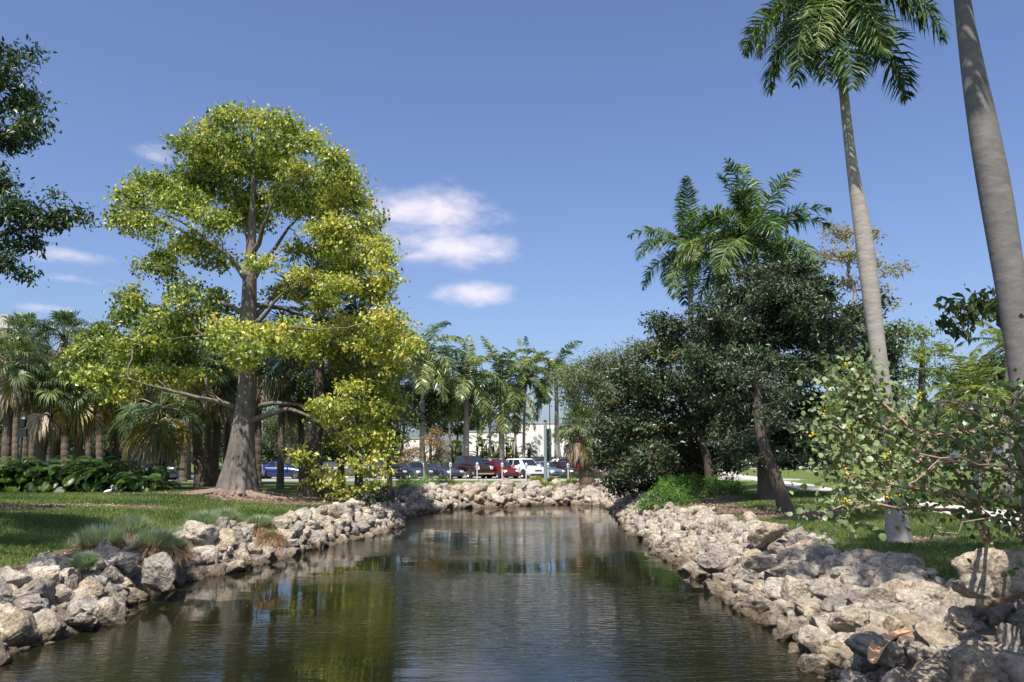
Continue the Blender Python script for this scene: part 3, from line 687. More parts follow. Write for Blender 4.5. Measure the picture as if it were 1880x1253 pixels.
def ceiba_v(C, rng):
    # more gold on the right and low boughs, greener inside and to the upper left
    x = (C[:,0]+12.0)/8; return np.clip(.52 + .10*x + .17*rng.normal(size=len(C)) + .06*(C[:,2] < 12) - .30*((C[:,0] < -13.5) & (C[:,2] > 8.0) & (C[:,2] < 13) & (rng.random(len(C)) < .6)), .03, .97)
ceiba_limbs = [[(458,520),(430,480,37.0),(400,450,37.0),(335,398,36.0),(290,380,36.0),(240,380,35.5)], [(462,520),(500,460,39.0),(530,420,40.0),(572,372,41.0),(620,345,41.0)], [(462,600),(485,565,37.0),(515,530,36.5),(560,505,36.0)], [(462,590),(495,540,39.0),(545,500,40.5),(640,480,41.0)],
 [(448,580),(415,565,38.0),(385,555,38.5),(330,560,39.0),(270,580,39.0)], [(440,752),(405,738,37.5),(360,728,37.0),(300,713,36.5),(255,700,36.0),(215,688,36.0)], [(455,775),(490,765,37.2),(530,752,36.8),(560,765,36.5),(600,790,36.0),(645,822,35.5),(668,850,35.0)], [(455,750),(500,742,38.2),(545,738,38.6),(610,775,38.5),(660,790,38.0)],
 [(460,600),(510,600,36.0),(570,605,35.5),(640,600,35.0)], [(455,640),(420,620,36.0),(370,615,35.5),(300,625,35.0)], [(470,460),(480,420,36.5),(500,370,36.0),(520,340,35.5)], [(465,480),(440,400,39.0),(420,340,40.0),(400,290,40.0)], [(460,560),(560,580,40.5),(640,600,42.0),(700,600,42.0)]]
ceiba, CC = make_tree('kapok_tree', 'huge spreading tree with yellow green leaves and fluted grey trunk on left bank', 'tree', [(437,908),(440,870),(446,800),(453,740),(455,680),(457,600),(458,520),(462,450),(464,380),(466,300),(462,240)], 37.6,
   [35,24,18,15.5,14.5,13.5,11.5,7,4.5,3,2], [(l[0], l[1], l[2]*.95, l[3]*(1.12 if l[1] < 560 else 1.0)) + tuple(l[4:]) for l in ceiba_lobes] + back_lobes, 2.6, 2.25, .0115, 'yellow_ceiba', 'ceiba_bark', 38, .54, .19, .125, ceiba_limbs, seed=5, limb_r=.15, step=.45, wiggle=.16, alpha=.28, vfun=ceiba_v, cap=.33, flute=.42, twigs=1.0, flatz=.55, flat=.6, up=.35, hang=.5)
# surface roots
rt = MB(); rng = np.random.default_rng(3); bx, by = ceiba.location.x, ceiba.location.y
for i in range(34):
    a = rng.uniform(0, 6.28) if i > 12 else rng.uniform(3.5, 6.2); L = rng.uniform(1.2, 3.6); n = 12; t = np.linspace(0, 1, n)
    ang = a + np.cumsum(rng.normal(size=n))*.10; x = bx + (.55+L*t)*np.cos(ang); y = by + (.55+L*t)*np.sin(ang)
    z = height(x, y) + .16*(1-t)**2 + .02 - .06*t; rt.tube(np.stack([x-bx, y-by, z-ceiba.location.z], -1), .13*(1-t)**1.2*rng.uniform(.5,1.1)+.025, k=7, cap=False)
rt.build('surface_roots', M['root_bark'], ceiba, smooth=True)

# --- dark oak reaching in from the left edge
lob = [(-20,90,34,26,16),(12,130,36,34,15.6),(45,105,30,12,16),(66,95,14,8,16),(30,190,46,30,16),(62,225,24,26,15.4),(15,260,40,30,16.5),(50,240,30,18,15),(-5,330,34,30,15.5),(20,380,36,30,15),(55,405,34,22,15),(100,400,30,18,15),(128,392,26,14,15),(150,410,10,12,15),(40,440,36,22,15.4),(5,480,28,22,15),(42,500,20,16,15.2),(-40,420,40,60,15.5),(-60,220,50,70,16),(-90,330,60,60,15),(-60,530,40,24,16),(105,360,16,8,15),
 (-120,100,90,60,18),(-200,200,90,90,17),(-200,380,90,60,17),(-120,480,70,40,14),(-160,300,80,50,19),(-300,300,90,120,16),(-120,250,90,70,19),(-200,330,90,70,20),(-220,180,90,70,18),(-60,160,60,60,18),(-330,420,90,60,18),(-60,380,50,50,18),(-260,60,90,60,17),(-100,330,60,50,20.5)]
make_tree('laurel_oak', 'dark leafy tree whose boughs reach in from the left edge of the frame', 'tree', None, 16, [44,36,30,22,16], lob, .5, 16, .009, 'dark_leaf', 'dark_bark', 20, .22, .115, .045, seed=21, step=.4, cap=.2, alpha=.3, world_trunk=[(-14.6,15.5,1),(-14.8,15.6,3.5),(-14.6,15.8,6),(-14.3,16,8.5),(-14.2,16,11)], up=.3, hang=.5,
   limbs=[[(-280,560,16),(-160,520,15.6),(-60,450,15.3),(30,420,15.1),(120,400,15)], [(-240,380,16),(-120,300,16),(-20,250,16),(40,225,15.6)], [(-230,300,16),(-100,200,16.3),(-20,130,16),(30,110,16)]])

make_tree('laurel_oak', 'unseen oak outside the left edge, added to shade the left lawn', 'tree', None, 24, [44,36,30,22,16], [(-190,480,90,60,23),(-260,400,90,70,24),(-150,390,70,60,24),(-330,480,90,60,23),(-220,560,90,40,23),(-140,600,50,30,22)], 1, 5, .012, 'dark_leaf', 'dark_bark', 20, .35, .16, .07, seed=22, step=.5, cap=.2, alpha=.3, world_trunk=[(-20.5,23.5,1),(-20.3,23.5,4),(-20.2,23.5,7),(-20,23.5,9)])  # oak out of view, added so its crown shades the left lawn
# --- generic crown from a few lobes
def soft_tree(name, label, u, vb, Y, R_, lobes, leafm, barkm='dark_bark', seed=1, dens=2.2, L=.16, W=.08, per=22, rad=.5, group=None, cat='tree', top=None, **k):
    tp = top or (u + random.Random(seed).uniform(-14,14), min(l[1] for l in lobes)+20)
    return make_tree(name, label, cat, [(u, vb), (u + (tp[0]-u)*.3, vb + (tp[1]-vb)*.3), tp], Y, [R_, R_*.75, R_*.3], lobes, k.pop('depth', px(max(l[2] for l in lobes), Y)*.8), dens, k.pop('tip', .012), leafm, barkm, per, rad, L, W, seed=seed, group=group, **k)

# magnolias on the right bank (dark, glossy)
mag = [(1395,512,50,26),(1450,500,45,20),(1430,535,50,24),(1345,552,40,28),(1420,560,55,30),(1500,540,45,28),(1300,580,30,20),(1230,600,34,20),(1210,585,14,10),(1262,628,40,18),(1340,610,60,30),(1430,620,60,35),(1510,610,50,35),(1570,590,40,30),(1610,560,20,20),(1290,660,50,25),(1370,670,60,32),(1460,680,60,32),(1540,670,50,36),(1610,640,36,40),(1650,610,14,14),(1330,720,50,26),(1400,735,50,30),(1480,750,50,32),(1550,750,46,34),(1610,720,34,40),(1370,780,40,24),(1430,800,40,22),(1500,810,36,22),(1560,810,30,20),(1350,600,40,30),(1480,575,50,24),(1400,835,40,16),(1460,840,44,16),(1520,840,40,16),(1600,760,30,24),(1635,660,20,24),(1350,640,40,26),(1330,690,40,26),(1300,640,30,20)]
def mag_v(C, rng): return np.clip(.42 + .17*rng.normal(size=len(C)), 0, .93)
make_tree('magnolia_tree', 'tall dark glossy leaved tree behind the leaning trunk on right bank', 'tree', [(1407,908),(1405,860),(1402,780),(1405,680),(1415,560)], 36, [17,11,8,5,2], [(u,v,ru*1.12,rv*1.12) for u,v,ru,rv in mag], 2.4, 4.2, .008, 'magnolia', 'dark_bark', 30, .40, .20, .09, seed=31, step=.45, vfun=mag_v, cap=.16, alpha=.3, hang=.1, up=.35, twigs=.3)
mag2 = [(1150,690,34,22),(1190,655,36,20),(1240,650,34,24),(1130,740,34,26),(1180,720,45,30),(1240,710,45,32),(1290,720,36,30),(1120,790,30,24),(1165,790,45,30),(1225,780,50,34),(1290,780,40,34),(1340,790,26,28),(1140,840,36,20),(1190,840,45,24),(1250,840,45,26),(1310,835,36,22),(1350,830,22,18),(1160,872,34,12),(1215,880,36,14),(1270,872,36,14),(1110,850,14,20),(1225,620,20,12),(1330,745,30,24),(1120,880,14,10),(1145,893,24,12),(1190,898,26,12),(1240,892,26,12),(1290,868,26,14),(1345,850,24,16),(1100,830,12,16)]
make_tree('magnolia_tree', 'broad low dark glossy tree overhanging the water at the far end of right bank', 'tree', [(1305,893),(1300,840),(1275,780),(1240,720)], 45, [10,7,5,3], [(u,v,ru*1.1,rv*1.1) for u,v,ru,rv in mag2], 2.8, 3.6, .008, 'magnolia', 'dark_bark', 30, .46, .22, .10, seed=32, step=.45, vfun=lambda C, r: mag_v(C, r)+.24, cap=.14, alpha=.3, hang=.1, up=.5, twigs=.2)
lean = [(1400,700,36,28),(1450,720,34,26),(1380,800,30,22),(1350,680,30,26),(1330,810,28,18),(1420,770,34,24),(1470,780,30,22),(1420,838,30,12),(1480,842,26,10),(1380,842,26,12)]
make_tree('leaning_tree', 'tree with dark trunk leaning left over the right bank', 'tree', [(1444,925),(1428,885),(1408,840),(1390,780),(1392,690)], 29.8, [15,11,9,7,4], lean, 1.6, 2.6, .009, 'magnolia', 'dark_bark', 20, .32, .16, .07, seed=33, step=.4, vfun=mag_v, cap=.12, alpha=.3, twigs=.3)
# trees farther right
soft_tree('poinciana_tree', 'thin golden leaved tree showing bare forks between the tall palms', 1560, 845, 52, 12, [(1540,430,30,20),(1520,470,26,16),(1565,470,24,20),(1590,430,20,18),(1600,480,22,16),(1640,495,16,12),(1610,530,20,10),(1560,520,30,14),(1660,490,8,10),(1645,560,10,10)], 'gold_leaf', 'pale_bark', 41, 2.4, .2, .1, 14, .55, top=(1565,560), tip=.02, twigs=.9, minlen=6)
soft_tree('lime_leaved_tree', 'yellow green flat topped tree right of the large palm trunk', 1690, 850, 44, 10, [(1660,605,34,14),(1700,612,36,14),(1640,640,30,20),(1690,650,40,20),(1730,640,22,14),(1720,680,30,18),(1670,690,36,22),(1650,720,30,24)], 'lime_leaf', 'dark_bark', 42, 2.2, .18, .09, 20, .5)
far_specs = [('grey_green_tree','feathery grey green tree right of the parking lot palms', 1110, 850, 74, 11, [(1075,690,36,24),(1120,668,40,24),(1165,650,36,20),(1060,730,40,26),(1115,720,45,30),(1170,700,40,30),(1205,690,26,30),(1080,770,40,22),(1140,770,40,24),(1035,700,20,18),(1050,800,36,18),(1060,690,40,24),(1100,700,40,26),(1140,680,40,26),(1095,660,30,16),(1185,640,30,14)], 'grey_leaf', 51),
 ('live_oak','round live oak left of the slender palm, grey trunk before the low white wall', 733, 852, 76, 7, [(720,740,24,18),(750,735,28,20),(790,740,28,22),(735,765,30,18),(780,768,30,18),(815,750,22,22),(700,770,20,16)], 'oak_leaf', 52),
 ('live_oak','live oak crown between the second and third parking lot palms', 838, 850, 100, 6, [(815,765,26,20),(840,750,26,20),(870,770,26,20),(800,790,20,14),(850,790,26,14)], 'oak_leaf', 53),
 ('background_tree','dark green tree closing the gap behind the fan palms left of the big trunk', 420, 850, 78, 9, [(400,700,34,30),(440,720,30,30),(380,750,36,30),(430,770,40,26),(400,800,36,18),(350,730,30,30)], 'oak_leaf', 54),
 ('background_tree','green tree behind the road at the far left edge', 30, 850, 84, 9, [(10,720,40,30),(60,740,40,30),(20,780,40,26),(80,790,36,20),(-40,740,40,40)], 'oak_leaf', 55),
 ('background_tree','green tree behind the grove above the hedge middle', 160, 850, 86, 9, [(130,750,40,26),(180,740,40,30),(220,770,36,26),(150,795,44,18),(110,770,30,26)], 'oak_leaf', 56),
 ('background_tree','loose green tree behind the silver car', 300, 850, 90, 9, [(260,740,36,28),(310,750,40,28),(280,790,44,20),(340,790,30,20)], 'oak_leaf', 57),
 ('background_tree','pale green tree behind the blue car right of the big trunk', 530, 850, 88, 9, [(500,770,34,20),(550,760,40,24),(590,780,34,20),(510,800,40,16),(570,808,40,14),(620,770,30,30)], 'grey_leaf', 58),
 ('background_tree','green tree behind the drooping boughs right of the big tree', 680, 850, 90, 9, [(640,740,40,30),(690,750,40,30),(660,790,44,22),(715,790,30,22),(620,710,30,30),(680,700,30,26)], 'oak_leaf', 59),
 ('background_tree','dark green tree behind the grove over the right half of the leafy hedge', 240, 852, 80, 9, [(200,700,36,30),(240,720,36,30),(280,700,36,30),(220,780,40,26),(260,800,40,22),(190,810,36,18)], 'oak_leaf', 64),
 ('background_tree','shady tree at the back of the grove near the left frame edge', 90, 852, 78, 9, [(60,700,36,30),(100,690,36,30),(20,690,36,34),(70,820,40,14),(120,820,36,14),(0,820,36,16)], 'oak_leaf', 65),
 ('background_tree','dark green tree far right behind the coconut palm', 1800, 848, 60, 10, [(1760,700,40,24),(1810,690,44,26),(1860,680,40,30),(1780,740,44,24),(1850,735,44,24),(1900,720,40,40),(1740,760,30,22)], 'oak_leaf', 60),
 ('background_tree','dark tree behind the far lawn, right of the black parked vehicle', 1520, 852, 110, 8, [(1490,790,34,24),(1530,780,36,26),(1570,795,36,24),(1500,820,40,14),(1555,822,40,12)], 'dark_leaf', 61),
 ('background_tree','dark tree across the far road left of the black parked vehicle', 1385, 852, 118, 7, [(1370,800,34,22),(1400,795,34,22),(1350,820,30,14),(1420,812,26,14),(1330,790,30,24)], 'dark_leaf', 62),
 ('background_tree','dark bushy tree across the far road behind the foreground shrub', 1650, 853, 105, 8, [(1620,790,36,26),(1660,780,36,30),(1700,800,36,24),(1640,825,44,14),(1750,800,40,24),(1800,800,40,26),(1860,800,40,26)], 'oak_leaf', 63)]
for (nm, lab, u, vb, Y, r_, lb, lm, sd) in far_specs:
    soft_tree(nm, lab, u, vb, Y, r_/2, lb, lm, 'dark_bark' if lm != 'grey_leaf' else 'pale_bark', sd, 1.1, .34 if lm != 'grey_leaf' else .24, .17 if lm != 'grey_leaf' else .11, 34, .85, step=.9, tip=.02, rmin=.025, depth=2.0)
for i, (u, Y) in enumerate([(1472,104),(1600,108),(1685,112)]):   # trunks standing on the far lawn
    pass
rb = random.Random(9)
WHERE = ['at the far left edge, behind the street lamp','above the left part of the leafy hedge','above the middle of the leafy hedge','above the right part of the leafy hedge','behind the silver car','left of the big grey trunk','just right of the big grey trunk','behind the deep blue sedan','behind the flared dark trunk','behind the tip of the left bank']
for i in range(10):
    u = -30 + i*78; lb = []
    for j in range(9): lb.append((u + rb.uniform(-52,52), rb.uniform(752,838), rb.uniform(26,40), rb.uniform(14,22)))
    lm = ['oak_leaf','hedge_leaf','oak_leaf','grey_leaf'][i % 4]
    soft_tree('background_tree', ('olive green','dark green','deep green','pale grey green')[i%4] + ' bushy growth beyond the road ' + WHERE[i], u, 852, 92 + (i%3)*3, 3, lb, lm, 'dark_bark', 120+i, .9, .34, .2, 26, .9, step=1.0, tip=.02, rmin=.03, depth=2.0, group='bushy trees beyond the road')
for i, (u, w_) in enumerate([(1150,'behind the broad low dark tree'),(1240,'far behind the left royal palm trunk'),(1500,'beyond the far road, right of the leaning trunk'),(1580,'behind the tall palm trunk across the far road')]):
    lb = [(u + rb.uniform(-50,50), rb.uniform(770,825), rb.uniform(26,40), rb.uniform(14,22)) for j in range(8)]
    soft_tree('background_tree', 'dark green bushy tree ' + w_, u, 850, 125, 3, lb, 'hedge_leaf', 'dark_bark', 140+i, .6, .4, .24, 26, 1.1, step=1.2, tip=.02, rmin=.03, depth=3.0, group='bushy trees beyond the far road')
# young pink and orange tree before the parking lot
soft_tree('crape_myrtle', 'small tree with pink and orange new leaves in front of parked sedans', 783, 886, 60, 3.2, [(790,812,20,16),(812,822,14,16),(760,832,22,12),(745,845,18,8),(785,838,24,10),(805,845,14,10),(800,795,12,10)], 'pink_leaf', 'dark_bark', 71, 5, .12, .06, 20, .3, tip=.008)
# dark flared trunk between the big tree and the tip of the left bank
make_tree('ficus_tree', 'shaded tree with flared dark trunk right behind the big yellow green tree', 'tree', [(568,905),(574,870),(580,800),(585,720),(590,640)], 40, [24,12,11,9,6], [(600,700,40,20),(560,690,34,20),(640,690,34,22),(610,740,36,18),(540,720,28,14),(670,730,26,22),(680,650,26,20)], 2, 1.8, .012, 'dark_leaf', 'dark_bark', 20, .4, .16, .08, seed=72, step=.5, cap=.2, flute=.35)

# ------------------------------------------------------------------ palms
def frond_mesh(name, m, L, el, bend, nleaf, ll, seed, plumose=.5, width=.045, vlo=.2, vhi=.8, twist=0.0):
    """pinnate frond: grows from the origin toward +X, elevation el bending down"""
    rr = np.random.default_rng(seed); n = 26; s = np.linspace(0, 1, n); ang = R(el) - R(bend)*s**1.35
    ds = L/(n-1); x = np.concatenate([[0], np.cumsum(np.cos(ang[:-1])*ds)]); z = np.concatenate([[0], np.cumsum(np.sin(ang[:-1])*ds)]); y = twist*s*s*L
    P = np.stack([x, y, z], -1); mb = MB(); mb.tube(P, np.interp(s, [0,.1,1], [L*.017, L*.010, L*.0015]), k=5, a=.85, cap=False)
    t = np.sort(rr.uniform(.10, .995, nleaf)); T = unit(np.gradient(P, axis=0))
    for side in (-1, 1):
        tt = np.clip(t + rr.normal(size=nleaf)*.004, .09, .998); B = np.stack([np.interp(tt, s, P[:,i]) for i in range(3)], -1); Tt = unit(np.stack([np.interp(tt, s, T[:,i]) for i in range(3)], -1))
        S = np.tile([0, side, 0.], (nleaf,1)); U = unit(np.cross(Tt, S)*side)*1.0
        U = np.where(U[:,2:3] < 0, -U, U) if abs(el) < 60 else U
        lift = rr.choice([-1., 1.], nleaf)[:,None]*plumose*rr.uniform(.2, 1, (nleaf,1))
        D = unit(S*(.95) + Tt*(.35+.55*tt[:,None]**2) + U*lift + rr.normal(size=(nleaf,3))*.07)
        l = ll*(np.sin(np.clip(tt*.93+.06, 0, 1)*np.pi)**.55)*(1+rr.normal(size=nleaf)*.08); l = l[:,None]
        dr = rr.uniform(.25, .65, (nleaf,1)); g = np.array([[0,0,-1.]])
        m1 = B + D*l*.5 + g*l*.05*dr; tip = B + D*l*(1-.25*dr) + g*l*.62*dr
        Wv = unit(np.cross(D, U + rr.normal(size=(nleaf,3))*.5))*width*.5
        V = np.stack([B-Wv*.5, B+Wv*.5, m1+Wv, m1-Wv, tip], 1).reshape(-1,3); o = np.arange(nleaf)[:,None]*5
        a = np.clip(rr.uniform(vlo, vhi) + rr.normal(size=nleaf)*.15, 0, 1)
        mb.add(V, T=np.concatenate([o+[3,2,4]]), Q=o+[0,1,2,3], a=np.repeat(a, 5))
    return mb.mesh(name, m)
def fan_mesh(name, m, petiole, Lr, el, bend, seed, nseg=34, droop=.5, spread=150, width=.05, fold=.25, v0=.5):
    rr = np.random.default_rng(seed); n = 10; s = np.linspace(0, 1, n); ang = R(el) - R(bend)*s**1.2; ds = petiole/(n-1)
    x = np.concatenate([[0], np.cumsum(np.cos(ang[:-1])*ds)]); z = np.concatenate([[0], np.cumsum(np.sin(ang[:-1])*ds)]); P = np.stack([x, x*0, z], -1)
    mb = MB(); mb.tube(P, np.linspace(.03,.014,n)*Lr, k=4, a=min(1, v0+.2), cap=False)
    c = P[-1]; a1 = ang[-1]; F_ = np.array([math.cos(a1), 0, math.sin(a1)]); S = np.array([0,1.,0]); U = np.cross(F_, S); U = U if U[2] > 0 else -U
    th = np.linspace(-R(spread), R(spread), nseg) + rr.normal(size=nseg)*.03
    costa = np.clip(np.cos(th*.5), 0, 1)[:,None]*Lr*.16
    B = c + F_*costa*.6 - np.array([0,0,1])*costa*.12
    D = unit(np.cos(th)[:,None]*F_ + np.sin(th)[:,None]*S + U*fold*np.abs(np.sin(th))[:,None] + rr.normal(size=(nseg,3))*.04)
    l = (Lr*(.78+.22*np.cos(th*.6))*(1+rr.normal(size=nseg)*.06))[:,None]; g = np.array([[0,0,-1.]]); dr = droop*rr.uniform(.6,1.4,(nseg,1))
    p1 = B + D*l*.45 + g*l*.04*dr; p2 = B + D*l*.72 + g*l*.22*dr; p3 = B + D*l*(.98-.22*dr) + g*l*.55*dr
    Wv = unit(np.cross(D, U)); w1 = Wv*l*math.sin(R(spread)/nseg)*.5*1.1*.9; w2 = Wv*width*.5*Lr
    V = np.stack([B, p1-w1, p1+w1, p2-w2, p2+w2, p3], 1).reshape(-1,3); o = np.arange(nseg)[:,None]*6
    a = np.clip(v0 + rr.normal(size=nseg)*.14, 0, 1)
    mb.add(V, T=np.concatenate([o+[0,1,2], o+[3,5,4]]), Q=o+[1,3,4,2], a=np.repeat(a, 6))
    return mb.mesh(name, m)
ELS = [84, 66, 48, 28, 8, -14, -38, -58]
ROYAL = [[frond_mesh('frond', M['palm_frond'], 3.9, e, b, 110, .95, 500+i*3+j, .6, .060) for j in range(2)] for i, (e, b) in enumerate(zip(ELS, [30,62,80,92,88,74,52,30]))]
COCO = [[frond_mesh('frond', M['coco_frond'], 4.0, e, b, 62, .72, 600+i*3+j, .12, .065, .15, .8) for j in range(2)] for i, (e, b) in enumerate(zip(ELS, [34,56,70,80,80,70,50,34]))]
FAN = [[fan_mesh('fan_leaf', M['fan_frond'], 1.2, .95, e, b, 700+i*3+j, droop=.8+.06*i, width=.028, fold=.5) for j in range(3)] for i, (e, b) in enumerate(zip(ELS, [20,36,50,58,54,44,34,24]))]
DEADFAN = [fan_mesh('dead_leaf', M['dead_frond'], .95, .95, e, b, 760+i, nseg=20, droop=1.1, spread=95, width=.06, fold=.6, v0=.55) for i, (e, b) in enumerate([(-40,40),(-55,30),(-66,20),(-25,55),(-48,34)])]
YFAN = [fan_mesh('yellowing_leaf', M['yellow_frond'], 1.1, 1.05, e, b, 780+i, droop=.9) for i, (e, b) in enumerate([(-15,50),(-35,40)])]
BLUEFAN = [[fan_mesh('fan_leaf', M['blue_fan'], 1.5, 1.45, e, b, 800+i*3+j, nseg=40, droop=.15, width=.035, spread=135, fold=.35) for j in range(2)] for i, (e, b) in enumerate(zip(ELS, [8,12,16,20,20,18,14,10]))]
DEADPIN = [frond_mesh('dead_frond', M['dead_frond'], 3.2, -50, 34, 46, .5, 820, .1, .05, .3, .7)]
ROYALF = [[frond_mesh('frond', M['far_frond'], 3.9, e, b, 90, .95, 540+i*3+j, .4, .075) for j in range(2)] for i, (e, b) in enumerate(zip(ELS, [40,78,98,110,104,86,60,36]))]
def put_fronds(root, top, meshes, plan, sc, seed, name, az0=None, order=None):
    rr = random.Random(seed); k = 0
    for (lvl, n) in plan:
        for i in range(n):
            az = (k*137.5 + rr.uniform(-12, 12) + seed*37) % 360; k += 1
            pool = meshes[lvl] if isinstance(meshes[0], list) else meshes
            me = rr.choice(pool); s = sc*rr.uniform(.9, 1.08)
            link(name, me, root, top, (R(rr.uniform(-8,8)), R(rr.uniform(-7,7)), R(az)), s)
def palm_trunk(root, pts, radii, m='palm_trunk', k=16, rings=0, name='trunk', step=.35):
    A, r = resample_r(pts, radii, step)
    if rings: r = r*(1 + rings*np.sign(np.sin(np.arange(len(A))*2.1))*.5)
    mb = MB(); mb.tube(A, r, k=k); return mb.build(name, M[m], root, smooth=not rings)
def royal(label, trunk_px, Y, rad_px, shaft_px, plan, sc, seed, group=None, zb=None, custom=(), name='royal_palm', trunk_mat='palm_trunk'):
    T = [at(u, v, Y) for u, v in trunk_px]; b = gnd(trunk_px[0][0], trunk_px[0][1], PLAT) if False else T[0]
    T[0].z = (hz(T[0].x, T[0].y) if zb is None else zb) - .05; base = T[0].copy(); root = empty(name, base); tag(root, label, 'palm tree', group)
    loc = [t - base for t in T]; palm_trunk(root, loc, [px(r, Y) for r in rad_px], trunk_mat, step=.5, k=20)
    top = loc[-1]; sh = Vector(at(shaft_px[0], shaft_px[1], Y)) - base; rt_ = px(rad_px[-1], Y)
    mb = MB(); mb.tube([top - (sh-top)*.02, top.lerp(sh,.15), top.lerp(sh,.5), top.lerp(sh, 1)], [rt_*1.02, rt_*1.28, rt_*1.0, rt_*.55], k=14); mb.build('crownshaft', M['crownshaft'], root, smooth=True)
    put_fronds(root, sh, ROYALF if Y > 60 else ROYAL, plan, sc, seed, 'frond')
    for (az, lvl, s) in custom: link('frond', ROYAL[lvl][0], root, sh, (0, 0, R(az)), s)
    sp = MB(); sp.tube([sh, sh + Vector((.04,.02,.9*sc)), sh + Vector((.10,0,1.9*sc))], [.05, .035, .006], k=6, a=.9); sp.build('spear_leaf', M['palm_frond'], root, smooth=True)
    return root
P8 = [(0,1),(1,2),(2,3),(3,3),(4,3),(5,3),(6,2)]
royal('tall royal palm with bulging grey trunk, crown cut off by the frame top', [(1648,966),(1644,920),(1632,800),(1620,700),(1606,600),(1592,480),(1583,400),(1572,360),(1563,300),(1555,230),(1549,170),(1543,110),(1535,56)], 20.5, [23,16.5,14,13.5,15,17,16,12.5,9.5,9.5,8.5,8.5,9], (1526,-24), [(1,2),(2,3),(3,3),(4,3),(5,3),(6,3)], .76, 3, custom=[(262,7,1.0),(235,7,.9),(285,6,.9),(180,6,.95),(5,6,1.0),(215,6,.9),(320,5,1.0)])
royal(trunk_mat='shaded_palm_trunk', label='closest royal palm, thick shaded grey trunk curving up along the right edge of the frame', trunk_px=[(1918,1062),(1910,950),(1897,820),(1880,690),(1868,600),(1852,500),(1842,440),(1822,320),(1799,200),(1783,120),(1770,40),(1762,-10),(1752,-150),(1740,-330)], Y=10.8, rad_px= [34,27,24,24,25,25.5,28,29,26,20.5,14,13,13,13], shaft_px=(1730,-520), plan=[(1,3),(2,3),(3,4),(4,4),(5,3),(6,2)], sc=.98, seed=8)
royal('unseen royal palm added beside the viewer, out of the picture at right', [(0,0),(0,0),(0,0)], 3.2, [60,60,60], (0,0), [(1,2),(2,3),(3,4),(4,4),(5,3),(6,2)], 1.0, 9) if False else None
royal('royal palm with full crown rising above the dark magnolia, right of the other', [(1400,880),(1393,760),(1390,640),(1388,540)], 42, [9,8,7,6.5], (1384,452), [(0,1),(1,2),(2,3),(3,3),(4,3),(5,3),(6,1)], 1.28, 14, custom=[(90,0,1.45),(200,0,1.3),(0,2,1.2),(180,2,1.2),(0,4,1.1),(180,4,1.1)])
royal('slimmer royal palm left of the one above the dark magnolia', [(1276,880),(1272,760),(1270,640),(1267,525)], 50, [7,6.5,5.5,4.8], (1262,458), [(0,2),(1,1),(2,2),(3,3),(4,2),(5,3),(6,2)], 1.15, 22, custom=[(268,6,.9)])
G = 'royal palms along the parking lot'
royal('leftmost of the parking lot palms, pale spear leaf pointing straight up', [(775,877),(775,800),(776,730),(776,690)], 76, [5.5,4.8,4.2,4.2], (776,652), [(1,2),(2,2),(3,3),(4,3),(5,4),(6,3)], 1.5, 31, G)
royal('royal palm standing behind the maroon pickup, sunlit crown', [(856,877),(856,800),(856,760),(856,730)], 78, [6,5.2,4.6,4.4], (856,695), [(0,1),(1,2),(2,2),(3,3),(4,3),(5,3),(6,3)], 1.35, 32, G)
royal('royal palm behind the red hatchback, yellowing lower fronds', [(921,877),(921,800),(921,770),(921,738)], 80, [6,5.2,4.6,4.4], (921,706), [(0,1),(1,2),(2,2),(3,3),(4,3),(5,3),(6,3)], 1.4, 33, G)
royal('dark crowned royal palm beside the grey green tree', [(1022,877),(1022,790),(1022,740),(1021,712)], 84, [4.6,4,3.6,3.4], (1021,684), [(1,2),(2,2),(3,3),(4,3),(5,3),(6,1)], 1.3, 34, G)
def coconut(label, trunk_px, Y, rad_px, plan, sc, seed, group=None, dead=2):
    T = [at(u, v, Y) for u, v in trunk_px]; T[0].z = hz(T[0].x, T[0].y) - .05; base = T[0].copy(); root = empty('coconut_palm', base); tag(root, label, 'palm tree', group)
    loc = [t - base for t in T]; palm_trunk(root, loc, [px(r, Y) for r in rad_px], k=10)
    put_fronds(root, loc[-1], COCO, plan, sc, seed, 'frond')
    put_fronds(root, loc[-1], DEADPIN, [(0,dead)], sc*.9, seed+2, 'dead_frond')
    return root
G = 'slender palms behind the parking lot'
coconut('slender coconut palm close right of the leftmost parking lot palm', [(791,877),(790,800),(791,740),(792,705)], 82, [2.6,2.4,2.2,2], [(1,1),(2,2),(3,3),(4,3),(5,3),(6,2)], 1.05, 41, G)
coconut('slender palm with drooping crown over the white vehicle', [(961,877),(962,790),(964,720),(965,690)], 82, [3,2.6,2.4,2.2], [(0,2),(1,3),(2,2),(3,2),(4,3),(5,2),(6,3)], 1.05, 42, G, 4)
coconut('thin leaning palm with yellow fronds before the white wall, right of the pickup', [(898,877),(900,800),(898,750)], 86, [2.4,2.2,2], [(2,2),(3,3),(4,3),(5,3),(6,2)], 1.05, 43, G, 3)
coconut('thin palm with low crown between the first two parking lot palms', [(828,877),(826,800),(824,760),(822,735)], 88, [2.2,2.1,2,2], [(1,1),(2,2),(3,3),(4,3),(5,2)], 1.05, 44, G)
coconut('thin palm left of the white block with shaded trunk', [(948,877),(946,800),(944,745)], 90, [2.4,2.2,2], [(1,1),(2,2),(3,3),(4,3),(5,3)], 1.1, 45, G)
coconut('coconut palm with arching fronds far right beside the closest trunk', [(1842,850),(1846,760),(1850,690),(1850,628)], 36, [6,5,5,4.5], [(1,2),(2,3),(3,3),(4,3),(5,3)], .72, 46, None, 1)
coconut('low palm with feathery fronds under the coconut palm at far right', [(1790,850),(1790,790),(1788,720)], 33, [8,7,6], [(1,3),(2,3),(3,4),(4,4),(5,2)], .75, 47, None, 1)
